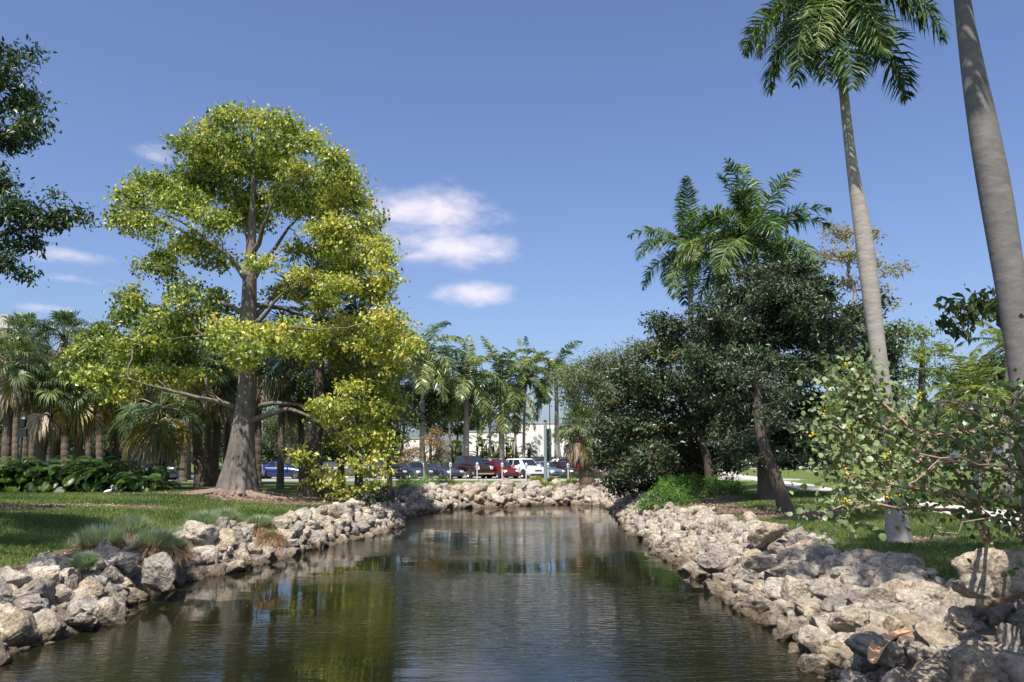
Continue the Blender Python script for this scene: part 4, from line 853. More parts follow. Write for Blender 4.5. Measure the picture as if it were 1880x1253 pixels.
coconut('palm crown showing behind the foreground shrub at far right edge', [(1860,850),(1858,800),(1862,740)], 30, [8,7,6], [(2,3),(3,4),(4,4),(5,2)], .7, 48, None, 2)
def sabal(label, u0, v0, u1, v1, Y, rpx, seed, sc=1.0, group=None, dead=9, plan=None, barkm='brown_trunk', name='cabbage_palm', boots=False, meshes=None, yellow=2):
    b = at(u0, v0, Y); b.z = hz(b.x, b.y) - .05; t = at(u1, v1, Y) - b; root = empty(name, b); tag(root, label, 'palm tree', group); rr = random.Random(seed)
    mid = t*.5 + Vector((rr.uniform(-.12,.12), rr.uniform(-.1,.1), 0)); r = px(rpx, Y)
    palm_trunk(root, [Vector((0,0,0)), t*.12, mid, t], [r*1.25, r*1.05, r*.95, r], barkm, 12, rings=.10, step=.18)
    top = t; meshes = meshes or FAN; plan = plan or [(0,3),(1,5),(2,6),(3,7),(4,7),(5,5),(6,2)]
    put_fronds(root, top, meshes, plan, sc, seed, 'fan_leaf'); 
    if dead: put_fronds(root, top - Vector((0,0,.2*sc)), DEADFAN, [(0,dead)], sc*.98, seed+5, 'dead_leaf')
    if yellow: put_fronds(root, top - Vector((0,0,.1*sc)), YFAN, [(0,yellow)], sc*.95, seed+9, 'yellowing_leaf')
    if boots:
        mb = MB()
        for i in range(46):
            z = rr.uniform(.1, .97); a = rr.uniform(0, 6.28); c = t*z; d = Vector((math.cos(a), math.sin(a), 0)); mb.tube([c + d*r*.8, c + d*r*1.3 + Vector((0,0,.12)), c + d*r*1.9 + Vector((0,0,.3))], [.05,.045,.02], k=4)
        mb.build('leaf_boots', M['dead_frond'], root)
    return root
G = 'cabbage palms of the grove left of the big tree'
SAB = [('leftmost cabbage palm of the grove, crown cut by the left frame edge', 12,850, 22,690, 33, 9, 1.0),
 ('stout leaning palm trunk second in the grove from the left edge', 68,850, 92,742, 34, 11, 1.0),
 ('pale smooth trunk close behind the stout leaning one', 102,850, 106,725, 36, 9, .95),
 ('palm over the middle of the leafy hedge with a ragged brown skirt', 143,850, 152,735, 35, 9, 1.05),
 ('dark trunk just left of the young palm in the grove', 214,850, 208,725, 38, 9, 1.0),
 ('tall dark palm whose trunk stands behind the right part of the hedge', 253,850, 258,700, 38, 8, 1.0),
 ('leftmost of the close bunch of trunks beside the big grey trunk', 367,882, 362,700, 37, 10, 1.05),
 ('middle trunk of the bunch beside the big grey trunk', 379,882, 392,690, 39.5, 7, 1.0),
 ('lit trunk at the right of the bunch beside the big grey trunk', 392,880, 400,720, 38, 9, .95),
 ('thin trunk nearest the big grey trunk', 415,878, 420,700, 41, 7, .95),
 ('high crowned palm at the back of the grove near the left edge', 48,848, 42,640, 46, 7, 1.2),
 ('high crowned palm behind the stout leaning trunk', 122,848, 118,635, 47, 7, 1.2),
 ('high palm at the back of the grove under the low left bough', 186,848, 184,660, 45, 7, 1.15),
 ('back palm with its crown poking above the left bough of the big tree', 292,848, 290,630, 46, 7, 1.25),
 ('back palm just left of the big trunk, crown in the leaves', 338,848, 345,650, 46, 7, 1.2),
 ('back palm with thin trunk at the left third of the hedge', 232,848, 236,690, 49, 7, 1.1),
 ('back row palm between the left frame edge and the street lamp', 30,850, 30,668, 50, 6, 1.1),
 ('back row palm left of the stout leaning trunk', 58,850, 66,690, 51, 6, 1.1),
 ('back row palm over the hedge middle under the low bough', 165,850, 163,700, 52, 6, 1.1),
 ('back row palm behind the young palm, thin dark trunk', 312,868, 315,705, 50, 6, 1.1),
 ('back row palm in the dark gap left of the bunch of trunks', 345,872, 350,690, 50, 6, 1.1),
 ('palm hidden behind the big grey trunk, dark trunk showing on its right', 472,880, 475,690, 39, 9, 1.05)]
for i, (lab, u0, v0, u1, v1, Y, rp, sc) in enumerate(SAB):
    sabal(lab, u0, v0, u1, v1-14, Y*1.33, rp*.85, 60+i, sc*1.12, G, dead=26 if i < 10 else 12, yellow=4, plan=[(0,4),(1,7),(2,8),(3,7),(4,3)])
sabal('young palm with boots on its trunk and bright drooping yellow green leaves beside the hedge', 300,888, 294,752, 46, 9, 91, 1.45, None, dead=22, boots=True, yellow=9, plan=[(0,1),(1,2),(2,3),(3,5),(4,5),(5,3)])
sabal('cabbage palm at the tip of left bank, dark trunk right of the drooping boughs', 717,888, 714,712, 44, 4.5, 92, .95, None, dead=4, yellow=3)
sabal('cabbage palm with full brown skirt standing before the red parked cars', 1078,884, 1068,790, 58, 13, 93, 1.15, None, dead=30, yellow=3, plan=[(0,4),(1,8),(2,9),(3,9),(4,3)])
sabal('big blue grey fan palm showing through the gap right of the big trunk', 584,880, 590,590, 43, 8, 94, 1.3, None, dead=4, meshes=BLUEFAN, yellow=0, plan=[(0,3),(1,4),(2,5),(3,5),(4,5),(5,4),(6,2)], name='bismarck_palm')
sabal('dark fan palm just right of the big trunk, behind its low boughs', 515,880, 520,655, 47, 6, 98, 1.25, None, dead=8)
sabal('dark fan palm behind the flared dark trunk', 556,880, 552,700, 49, 6, 99, 1.2, None, dead=10)
sabal('dark fan palm between the flared trunk and the tip of the left bank', 628,880, 622,690, 48, 6, 101, 1.2, None, dead=10)
sabal('dark fan palm among the boughs right of the bluish one', 660,880, 655,620, 45, 7, 95, 1.2, None, dead=8)
sabal('small fan palm behind the grey road car left of the big trunk', 328,868, 330,815, 74, 6, 96, 1.2, None, dead=6)
sabal('little palm in front of the white block', 972,868, 972,826, 88, 3, 97, .62, None, dead=0, yellow=0, plan=[(1,3),(2,4),(3,4),(4,3)])
# ------------------------------------------------------------------ low planting
def gz(u, v, z=PLAT):
    """first place where the ray through (u, v) meets the land above the bank"""
    x, y, zz = ray(u, v); t = 5.0
    Y_ = np.arange(6, 110, .1); X_ = x/y*Y_; Z_ = EYE + zz/y*Y_; H_ = height(X_, Y_); k = np.argmax((Z_ <= H_) & (H_ > .15))
    if not (Z_[k] <= H_[k]): return gnd(u, v, z)
    return Vector((X_[k], Y_[k], H_[k]))
def blades(mb, base, dirs, L, w, bend, a, n=3):
    """curved blade strips"""
    N_ = len(base); up = np.array([0,0,1.]); S = unit(np.cross(dirs, up) + 1e-6)
    prev = None; L = np.broadcast_to(L, (N_,))[:,None]; w = np.broadcast_to(w, (N_,))[:,None]; bend = np.broadcast_to(bend, (N_,))[:,None]
    rows = []
    for i in range(n+1):
        t = i/n; P = base + dirs*L*t - up*bend*L*t*t; P = P + unit(dirs*np.array([1,1,0])+1e-9)*bend*L*t*t*.35
        if i < n: rows += [P - S*w*.5*(1-t*.55), P + S*w*.5*(1-t*.55)]
        else: rows.append(P)
    V = np.stack(rows, 1); k = V.shape[1]; o = np.arange(N_)[:,None]*k
    Q = np.concatenate([o + [2*i, 2*i+1, 2*i+3, 2*i+2] for i in range(n-1)]); T = o + [2*n-2, 2*n-1, 2*n]
    mb.add(V.reshape(-1,3), T=T, Q=Q, a=np.repeat(a, k))
def tuft_mesh(name, m, n, rad, L, spread, seed, w=.012, bend=.35, lo=.2, hi=.9, minel=20):
    r = np.random.default_rng(seed); az = r.uniform(0, 6.28, n); el = np.radians(np.clip(90 - np.abs(r.normal(size=n))*spread, minel, 90))
    D = np.stack([np.cos(az)*np.cos(el), np.sin(az)*np.cos(el), np.sin(el)], -1); q = r.random(n)**.5*rad; B = np.stack([np.cos(az)*q, np.sin(az)*q, q*0-.02], -1)
    mb = MB(); blades(mb, B, D, L*r.uniform(.65, 1.1, n), w, bend*r.uniform(.5,1.5,n), r.uniform(lo, hi, n)); return mb.mesh(name, m)
TG = [tuft_mesh('green_blades', M['blade_green'], 2400, .28, .66, 30, 900+i, .019, .26) for i in range(3)]
TD = [tuft_mesh('dry_blades', M['blade_dry'], 2200, .34, .58, 48, 910+i, .019, .75, minel=8) for i in range(3)]
TUFTS = [(183,1006,.60,1,.8,'largest grass clump on the left bank, green above a brown skirt'),
 (241,984,.55,1,.8,'green topped grass clump behind and right of the largest one'),
 (287,1004,.55,.8,.85,'grass clump with thin green tips over a broad brown skirt, above the rocks'),
 (332,984,.42,.35,.9,'dry brown grass clump between the green ones on left bank'),
 (372,972,.55,1,.5,'fresh green grass clump right of the dry brown one'),
 (410,966,.55,.9,.7,'grass clump half green half brown behind the wedge shaped boulder'),
 (476,966,.50,.5,.8,'tawny dry grass clump last along the left bank'),
 (155,1034,.30,1,.1,'small all green tuft in front of the largest grass clump'),
 (318,1005,.36,.5,.9,'small brownish clump squeezed between two grass clumps'),
 (497,985,.34,.2,.9,'low dry tuft in the rocks beyond the tawny clump')]
for i, (u, v, r_, gs, ds, lab) in enumerate(TUFTS):
    p = gnd(u, v, .95); p.z = max(.86, hz(p.x, p.y)); o = empty('grass_clump', p, i*1.1, label=lab, cat='grass clump', group='grass clumps along the left bank')
    s = r_/.5*1.12
    link('green_blades', TG[i%3], o, sc=(s*.8, s*.8, s*(.6+.4*gs)) if gs > .3 else (s*.5,s*.5,s*.7)); 
    if ds > .2: link('dry_blades', TD[i%3], o, sc=(s*ds, s*ds, s*.95))
LIL = [tuft_mesh('blades', M['lily_blade'], 170, .22, .75, 42, 930+i, .035, .55, minel=15) for i in range(3)]
for i, (u, v, s, lab) in enumerate([(985,886,1.3,'largest clump of strap leaves on the far bank, left one'),(1012,888,1.35,'clump of strap leaves at the foot of the grey green pole'),(1000,893,1.0,'low strap leaf clump against the far rocks under the pole'),(1058,886,.9,'strap leaf clump left of the brown skirted palm'),(1084,886,.8,'strap leaf clump at the foot of the brown skirted palm'),(1112,887,.85,'strap leaf clump right of the brown skirted palm')]):
    p = gz(u, v); o = empty('lily_clump', p, i*1.3, label=lab, cat='plant', group='strap leaved clumps on the far bank')
    for j in range(3): link('blades', LIL[(i+j)%3], o, (random.uniform(-.5,.5), random.uniform(-.3,.3), 0), (0,0,j*2.), s)
def shrub(name, label, spots, leafm, seed, L, W, per, rad, dens, group=None, cat='shrub', hmul=1.0, stems=True):
    """spots: (u, v_base, half width px, height px) -> leafy mound standing on the ground"""
    rng = np.random.default_rng(seed); p0 = gz(spots[0][0], spots[0][1]); root = empty(name, p0); tag(root, label, cat, group); C = []
    st = MB()
    for (u, v, hw, hh) in spots:
        p = gz(u, v); a = px(hw, p.y); h = px(hh, p.y)*hmul; n = int(dens*a*a*h*6)+12
        q = unit(rng.normal(size=(n,3)))*rng.random((n,1))**.33; q[:,2] = np.abs(q[:,2]); c = np.array(p) + q*np.array([a, a*.9, h]); C.append(c)
        for i in range(14):
            e = c[rng.integers(n)]; b = np.array(p) + np.array([rng.normal()*a*.3, rng.normal()*a*.3, -.03]); m = (b+e)/2 + rng.normal(size=3)*.08; st.tube(np.array([b, m, e])-np.array(p0), [.02,.015,.006], k=4, cap=False)
    C = np.concatenate(C) - np.array(p0); mb = MB(); cluster_leaves(mb, C, rng, per, rad, L, W, .9, .8, None, .1); mb.build('foliage', M[leafm], root); st.build('stems', M['dark_bark'], root)
    return root
shrub('ground_cover_shrub', 'bright green mounding shrub spilling over the right rocks by the far water', [(1222,932,42,46),(1198,942,34,36),(1240,915,40,44)], 'cover_leaf', 301, .07, .04, 20, .16, 16, 'bright green mounds on the right bank')
shrub('ground_cover_shrub', 'bright green mound under the dark low tree, middle of the row', [(1275,915,42,44),(1262,900,40,40),(1250,926,34,36)], 'cover_leaf', 302, .07, .04, 20, .16, 14, 'bright green mounds on the right bank')
shrub('ground_cover_shrub', 'green mound nearest the footpath, left of the dark trunks', [(1318,908,36,34),(1350,906,26,26),(1300,896,34,34)], 'cover_leaf', 303, .07, .04, 20, .16, 14, 'bright green mounds on the right bank')
shrub('fern_shrub', 'light green feathery shrub at the left end of the far rocks', [(765,893,34,22),(742,902,28,24),(790,888,20,18)], 'fern_leaf', 304, .09, .03, 18, .16, 9)
shrub('dark_shrub', 'small dark shrub under the pink and orange tree', [(815,888,20,16)], 'hedge_leaf', 305, .08, .05, 18, .14, 10)
shrub('dark_shrub', 'low dark shrubs behind the strap leaves, before the red cars', [(1050,880,26,14),(1085,880,26,16),(1120,882,24,16)], 'hedge_leaf', 306, .08, .05, 18, .14, 9)
shrub('dark_shrub', 'shaded shrub at the wooded tip of the left bank', [(690,925,30,34),(715,915,20,30),(660,930,22,24)], 'hedge_leaf', 307, .09, .05, 18, .16, 8)
shrub('leafy_sapling', 'pale leafed sapling growing at water side of the far rocks under dark tree', [(1165,898,14,20)], 'round_leaf_pale', 308, .09, .06, 10, .16, 8)
# philodendron hedge
def lobed_leaf(seed):
    r = random.Random(seed); mb = MB(); mb.tube([(0,0,0),(.25,0,.30),(.55,0,.45)], [.014,.012,.009], k=5, a=.8, cap=False)
    n = 15; o = Vector((.55,0,.45)); Lf = .62; mid = [o + Vector((t*Lf, 0, .06*math.sin(t*2.5) - .35*t*t)) for t in np.linspace(-.12, 1, n)]
    for s in (-1, 1):
        for i in range(1, n-1, 1):
            c = mid[i]; t = i/(n-1); w = .36*math.sin(min(1, t*1.1+.18)*math.pi)**.7+.05; fw = .024; d = Vector((.45+.5*t, s*1.0, -.16)).normalized()
            tip = c + d*w + Vector((0,0,-.10*w)); m_ = c + d*w*.55 + Vector((0,0,.03))
            x = Vector((fw,0,0)); mb.add([c-x, c+x, m_-x*1.2, m_+x*1.2, tip], Q=[(0,1,3,2)] if s > 0 else [(1,0,2,3)], T=[(2,3,4)], a=.35 + .3*r.random())
    e = mid[-1]; mb.add([mid[-2]+Vector((0,.04,0)), mid[-2]-Vector((0,.04,0)), e+Vector((.1,0,-.06))], T=[(0,1,2)], a=.6)
    return mb.mesh('leaf', M['philo'])
PL = [lobed_leaf(i) for i in range(3)]
PH = [(-20,'leafy philodendron at the left frame edge'),(18,'philodendron under the leftmost palms'),(55,'philodendron with a long lit leaf, second clump from the left edge'),(92,'philodendron in front of the pale palm trunks'),(130,'philodendron in the middle of the hedge'),(168,'philodendron right of the middle of the hedge with sunlit top leaves'),(205,'philodendron beside the white bird'),(240,'philodendron near the right end of the hedge'),(272,'philodendron at the right end of the hedge, low sunlit leaves')]
rr = random.Random(5)
for i, (u, lab) in enumerate(PH):
    p = gz(u, 905); last = i == 8
    o = empty('philodendron', p, 0, label=lab, cat='shrub', group='philodendrons of the leafy hedge')
    st = MB()
    for j in range(95 if not last else 55):
        a = rr.uniform(0, 6.28); h = rr.uniform(.0, 1.35 if not last else .9); q = rr.uniform(0, .65); s = rr.uniform(.7, 1.15)
        c = Vector((math.cos(a)*q*1.1, math.sin(a)*q, h)); az = a + rr.uniform(-.7,.7)
        link('leaf', PL[j%3], o, c, (rr.uniform(-.4,.4), rr.uniform(-.15,.95) , az), s)
        if j % 3 == 0: st.tube([(c.x*.2,c.y*.2,-.05), (c.x*.7,c.y*.7,h*.5), c], [.04,.03,.02], k=5)
    st.build('stems', M['dark_bark'], o, smooth=True)
# clipped hedge before the white walls
def hedge(label, u0, u1, Y, h, seed, name='clipped_hedge'):
    a = at(u0, 850, Y); b = at(u1, 850, Y); L_ = b.x-a.x; root = empty(name, ((a.x+b.x)/2, Y, hz(a.x, Y))); tag(root, label, 'hedge'); rng = np.random.default_rng(seed)
    n = int(L_*60); C = np.stack([rng.uniform(-L_/2, L_/2, n), rng.choice([-.45,.45], n)+rng.normal(size=n)*.08, rng.uniform(0, h, n)], -1); k = n//2; C[:k,1] = rng.uniform(-.45,.45,k); C[:k,2] = h + rng.normal(size=k)*.05
    mb = MB(); cluster_leaves(mb, C, rng, 12, .14, .10, .06, .6, .9, None, 0); mb.build('foliage', M['hedge_leaf'], root)
    s = MB(); s.box((0,0,h*.48), (L_-.2,.7,h*.9)); s.build('inner_twigs', M['dark_bark'], root); return root
hedge('clipped hedge before the white walls behind the parked cars', 835, 1100, 89, 1.75, 401)
hedge('clipped hedge at the foot of the low left white wall', 700, 832, 91, 1.3, 402)

def paddle(seed):
    mb = MB(); r = random.Random(seed); mb.tube([(0,0,0),(.1,0,1.0),(.4,0,1.9)], [.05,.04,.02], k=5, a=.8, cap=False); c = Vector((.4,0,1.9)); rows = []
    for i in range(8):
        t = i/7; p = c + Vector((t*1.1, 0, t*.55-.75*t*t)); w = .33*math.sin(math.pi*(t*.88+.08))**.6; rows += [tuple(p+Vector((0,-w,-.07))), tuple(p), tuple(p+Vector((0,w,-.07)))]
    mb.add(rows, Q=[(i*3+j, i*3+3+j, i*3+4+j, i*3+1+j) for i in range(7) for j in range(2)], a=.3+.5*r.random()); return mb.mesh('leaf', M['coco_frond'])
PD = [paddle(i) for i in range(3)]
for i, (u, lab) in enumerate([(838,'paddle leaved clump left of the white wall behind the pickup'),(884,'paddle leaved clump before the white wall, right of the palm behind the pickup'),(906,'tall paddle leaved clump against the white wall left of the next palm'),(938,'paddle leaved clump against the white wall by the taller block')]):
    Y = 92; x = at(u, 850, Y).x; o = empty('bird_of_paradise', (x, Y, hz(x, Y)), label=lab, cat='plant', group='paddle leaved clumps before the white wall'); r = random.Random(i)
    for j in range(26): link('leaf', PD[j%3], o, (r.uniform(-.7,.7), r.uniform(-.5,.5), r.uniform(-.2, 2.6 if j > 8 else .4)), (r.uniform(-.15,.15), r.uniform(-.5,.3), j*2.4), r.uniform(.8,1.2))
    st = MB()
    for j in range(7): q = r.uniform(-.6,.6); st.tube([(q,0,-.1),(q*1.2,.05,1.5),(q*1.5,0,3.2)], [.10,.09,.07], k=6)
    st.build('stems', M['brown_trunk'], o, smooth=True)
# lawn blades in the near lawns
def lawn():
    rng = np.random.default_rng(77); n = 520000; Y = 11 + 30*rng.random(n)**1.4; X = rng.uniform(-.70, .70, n)*Y
    d, W, T, S = shore_info(X, Y); keep = (d > W*1.0); X, Y = X[keep], Y[keep]
    w_ = np.maximum(dirt_of(X, Y), mulch_of(X, Y)); keep = (w_ + rng.normal(size=len(X))*.12 < .38)
    pd = np.abs(np.interp(Y, PA[:,1], PA[:,0]) - X); keep &= pd > 1.15
    X, Y = X[keep], Y[keep]; n = len(X); 
    if n > 260000: X, Y = X[:260000], Y[:260000]; n = 260000
    Z = height(X, Y); az = rng.uniform(0, 6.28, n); h = rng.uniform(.03, .065, n)*(1+.03*Y); w = .006 + .0006*Y; lean_ = rng.normal(size=(n,2))*.022
    V = np.stack([np.stack([X-np.cos(az)*w, Y-np.sin(az)*w, Z-.005], -1), np.stack([X+np.cos(az)*w, Y+np.sin(az)*w, Z-.005], -1), np.stack([X+lean_[:,0], Y+lean_[:,1], Z+h], -1)], 1).reshape(-1,3)
    from math import pi
    patch = .5 + .18*np.sin(X*.9+np.sin(Y*.7)*2) + .12*np.sin(Y*1.7+X*.4)
    a = np.clip(patch + rng.normal(size=n)*.18, 0, 1)
    mb = MB(); mb.add(V, T=np.arange(n*3).reshape(-1,3), a=np.repeat(a, 3)); o = mb.build('lawn_grass', M['lawn_blade']); tag(o, 'short mown grass of the lawns on both banks', 'grass', kind='stuff')
lawn()
def litter():
    rng = np.random.default_rng(78); P = []
    for (c, rx, ry) in MULCH:
        n = int(260*rx*ry) if c[1] < 42 else 60; P.append(np.stack([c[0]+rng.normal(size=n)*rx*.55, c[1]+rng.normal(size=n)*ry*.55], -1))
    n = 900; P.append(np.stack([rng.uniform(-12, 12, n), rng.uniform(11, 34, n)], -1)); P = np.concatenate(P); d, W, T, S = shore_info(P[:,0], P[:,1]); P = P[d > W*.9]
    n = len(P); z = height(P[:,0], P[:,1]) + .03; B = np.stack([P[:,0], P[:,1], z], -1); D = rng.normal(size=(n,3))*np.array([1,1,.2]); Nn = rng.normal(size=(n,3))*.4+np.array([0,0,1.])
    mb = MB(); leaves(mb, B, D, Nn, rng.uniform(.05,.11,n), rng.uniform(.02,.05,n), rng.random(n)); tag(mb.build('fallen_leaves', M['dead_frond']), 'brown fallen leaves scattered on the mulch and lawn', 'leaf litter', kind='stuff')
    bpy.context.view_layer.update(); dg = bpy.context.evaluated_depsgraph_get(); hit = []
    for _ in range(420):
        x, y = rng.uniform(3.0, 9), rng.uniform(6.5, 22); h_ = scene.ray_cast(dg, Vector((x, y, 2.4)), Vector((0,0,-1)))
        if h_[0] and h_[1].z > .12 and h_[4].name.startswith(('stone','boulder','small','ground')): hit.append((x, y, h_[1].z+.012))
    B = np.array(hit); n = len(B); D = rng.normal(size=(n,3))*np.array([1,1,.25]); mb = MB(); leaves(mb, B, D, rng.normal(size=(n,3))*.3+np.array([0,0,1.]), rng.uniform(.05,.11,n), rng.uniform(.025,.055,n), rng.random(n)); tag(mb.build('fallen_leaves', M['dead_frond']), 'dry brown leaves caught among the rocks of the right bank', 'leaf litter', kind='stuff')
    n = 90; X = rng.uniform(-7, 4.5, n); Y = rng.uniform(10, 40, n); d, W, T, S = shore_info(X, Y); k = d < -.25; X, Y = X[k], Y[k]; n = len(X)
    B = np.stack([X, Y, np.full(n, .006)], -1); D = rng.normal(size=(n,3))*np.array([1,1,0]); mb = MB(); leaves(mb, B, D, np.tile([0,0,1.],(n,1)), rng.uniform(.03,.08,n), rng.uniform(.02,.04,n), rng.random(n), fold=.08)
    tag(mb.build('floating_leaves', M['yellow_frond']), 'small yellow leaves floating on the pond', 'leaf litter', kind='stuff')
litter()

# ------------------------------------------------------------------ foreground shrubs with large round leaves
def round_leaf(name, m, seed, fold=.12):
    r = random.Random(seed); n = 9; mb = MB(); pts = []
    for i in range(n):
        t = i/(n-1); pts.append((t, .46*math.sin(math.pi*min(1, t**.82))**.65 if 0 < t < 1 else 0, -.22*t*t))
    V = [(x, 0, z) for x, w, z in pts] + [(x, w, z+fold*w) for x, w, z in pts[1:-1]] + [(x, -w, z+fold*w) for x, w, z in pts[1:-1]]
    T = []; Q = []; L0 = n; R0 = n + n-2
    T += [(0,1,L0),(0,R0,1),(n-2,n-1,L0+n-3),(n-2,R0+n-3,n-1)]
    for i in range(1, n-2): Q += [(i,i+1,L0+i,L0+i-1),(i+1,i,R0+i-1,R0+i)]
    mb.add(V, T=T, Q=Q, a=.5); me = mb.mesh(name, m, True); return me
RLP = round_leaf('leaf', M['round_leaf_pale'], 1); RLD = round_leaf('leaf', M['round_leaf_dark'], 2)
def round_shrub(name, label, basept, lobes, Y0, depth, seed, me, matn, L, per, dens, nfl, stems_to, group=None, tip=.0075, spread=.16):
    rng = np.random.default_rng(seed); b = Vector(basept); root = empty(name, b); tag(root, label, 'shrub', group); off = np.array(b)
    S = Skeleton(rng); S.path(np.array([[0,0,-.1],[.02,0,.15],[0,.05,.3]]))
    for st in stems_to:
        A = resample([(0,0,.2)] + [Vector(at(*q))-b for q in st], .22); A += np.concatenate([[[0,0,0]], rng.normal(size=(len(A)-1,3))*.02]); S.path(A, 1)
    C = lobe_points(lobes, rng, Y0, depth, dens, .8) - off; C = C[np.argsort(np.linalg.norm(C, axis=1))]
    for q in C: S.reach(q, .2, .22, .25, sag=.15)
    br = MB(); S.finish(br, tip, .36, kmax=8, cap=.05); br.build('branches', M['twig_bark'], root, smooth=True)
    n = len(C)*per; P = np.repeat(C, per, 0) + rng.normal(size=(n,3))*spread; D = rng.normal(size=(n,3)); D[:,2] -= .5; D = unit(D); Nn = unit(rng.normal(size=(n,3))+np.array([0,-.6,1.3]))
    Sd = unit(np.cross(Nn, D)); Nn = np.cross(D, Sd); l = L*rng.uniform(.55, 1.2, n)
    W = P + off; vis = np.array([visible(*q, m=0) for q in W]); dist = np.linalg.norm(W - (0,0,EYE), axis=1); key = np.where(vis, l/dist, 0); order = np.argsort(-key); top = set(order[:295].tolist())
    rot = np.stack([D, Sd, Nn], -1)   # columns
    vs = np.zeros(len(me.vertices)*3); me.vertices.foreach_get('co', vs); vs = vs.reshape(-1,3)
    F4 = np.array([p.vertices[:] for p in me.polygons if len(p.vertices) == 4]); F3 = np.array([p.vertices[:] for p in me.polygons if len(p.vertices) == 3]); k = len(vs)
    rest = np.array([i for i in range(n) if i not in top]); 
    VV = np.einsum('nij,kj->nki', rot[rest]*l[rest][:,None,None], vs) + P[rest][:,None]
    mb = MB(); o = np.arange(len(rest))[:,None,None]*k; mb.add(VV.reshape(-1,3), T=(F3[None]+o).reshape(-1,3), Q=(F4[None]+o).reshape(-1,4), a=np.repeat(np.clip(rng.normal(size=len(rest))*.22+.5, 0, 1), k))
    f = mb.build('foliage', M[matn], root, smooth=True); f['kind'] = 'stuff'
    for i in order[:295]:
        i = int(i); Mx = Matrix([list(rot[i][r])+[P[i][r]] for r in range(3)] + [[0,0,0,1]]) @ Matrix.Diagonal((l[i], l[i], l[i], 1)); o_ = link('leaf', me, root); o_.matrix_local = Mx
    for i in range(nfl):
        q = C[int(rng.integers(len(C)))] + rng.normal(size=3)*.1; fm = MB()
        for j in range(7):
            a = rng.normal(size=3)*.022; fm.lathe([(0,-.010),(.014,-.004),(.012,.008),(0,.012)], 6, c=a)
        fm.build('flower_cluster', M['flower'], root, loc=tuple(q))
    return root
bs = gz(1820, 1035, 1.2)
pale = [(1560,682,34,18,9.6),(1580,705,40,20,9.6),(1545,725,26,22,9.4),(1530,760,26,24,9.4),(1575,760,30,20,9.8),(1540,800,30,28,9.2),(1585,805,34,22,9.6),(1660,765,26,18,9.8),(1640,790,40,28,9.8),(1545,840,28,24,9.2),(1595,850,40,26,9.4),(1650,850,36,28,9.5),(1560,885,30,18,9.0),(1620,895,40,18,9.0),(1535,930,24,16,8.6),(1512,945,14,12,8.6),(1570,925,26,12,8.6),(1660,915,24,10,9)]
dark = [(1690,765,34,20),(1740,750,36,18),(1790,745,36,18),(1845,740,36,22),(1880,725,30,26),(1700,790,40,28),(1760,780,40,28),(1820,775,40,28),(1875,770,34,32),(1700,850,36,28),(1755,850,40,30),(1815,850,40,30),(1870,850,34,34),(1735,910,34,24),(1790,910,36,26),(1850,915,36,28),(1760,950,26,16),(1820,965,34,20),(1870,975,30,22),(1920,780,50,60),(1930,900,50,60),(1980,820,60,90),(1730,975,10,8),(1690,895,20,14)]
over = [(2080,560,90,90,6.6),(2180,640,100,110,6.0),(2300,500,110,110,5.6),(2250,380,110,80,6.2),(2100,700,80,90,6.8),(2450,650,120,120,5.0),(2380,250,120,90,6.2),(2550,400,120,110,5.2)]
round_shrub('large_leaved_shrub', 'pale green round leaved shrub with yellow flowers overhanging the right lawn', bs, pale, 9.6, .5, 501, RLP, 'round_leaf_pale', .073, 13, 34, 26, [[(1800,960,9.2),(1740,880,9.2),(1660,800,9.4),(1590,760,9.5)], [(1810,940,9.3),(1700,900,9.2),(1610,880,9.2)], [(1790,900,9.4),(1690,800,9.5),(1600,720,9.6)], [(1780,940,9.1),(1660,930,8.9),(1560,930,8.6)]])
round_shrub('large_leaved_shrub', 'dark green shrub tangled with pinkish bare stems at the right edge', bs + Vector((.8,.1,.05)), dark + over, 8.6, .7, 502, RLD, 'round_leaf_dark', .068, 10, 21, 14, [[(1840,900,8.9),(1800,840,8.6),(1740,790,8.4),(1680,770,8.4)], [(1860,880,8.7),(1790,850,8.4),(1700,850,8.3)], [(1900,850,8.4),(1850,780,8.3),(1760,740,8.3)], [(1880,930,8.6),(1800,915,8.4),(1740,900,8.4)], [(1930,800,8.3),(1860,750,8.2),(1720,735,8.2)], [(2050,700,7.6),(2180,560,6.6),(2300,400,6.0)], [(2050,800,7.4),(2300,600,5.6)], [(1920,900,8.5),(1860,860,8.0),(1760,845,7.9),(1690,840,7.9)],[(1900,960,8.6),(1840,950,8.2),(1770,960,8.1)]])
# tree with hanging pointed leaves behind the closest trunk
make_tree('fig_tree', 'bough with big dark pointed leaves coming from behind the closest palm trunk', 'tree', None, 13, [14,12,10,8], [(1745,560,22,14,13),(1775,550,28,14,13),(1810,545,28,16,13),(1780,575,34,16,13),(1820,570,30,18,13),(1740,585,14,14,13),(1765,600,12,8,13),(1850,560,30,30,13),(1900,540,40,50,13.4),(1960,520,60,70,13.6),(2050,480,80,100,14)], .3, 9, .008, 'oak_leaf', 'dark_bark', 9, .16, .17, .085, seed=80, step=.3, world_trunk=[(11.4,14.2,1.3),(11.3,14.0,3.5),(11.1,13.8,5.5),(10.9,13.8,7.5)], up=.2, hang=1.2, alpha=.2)

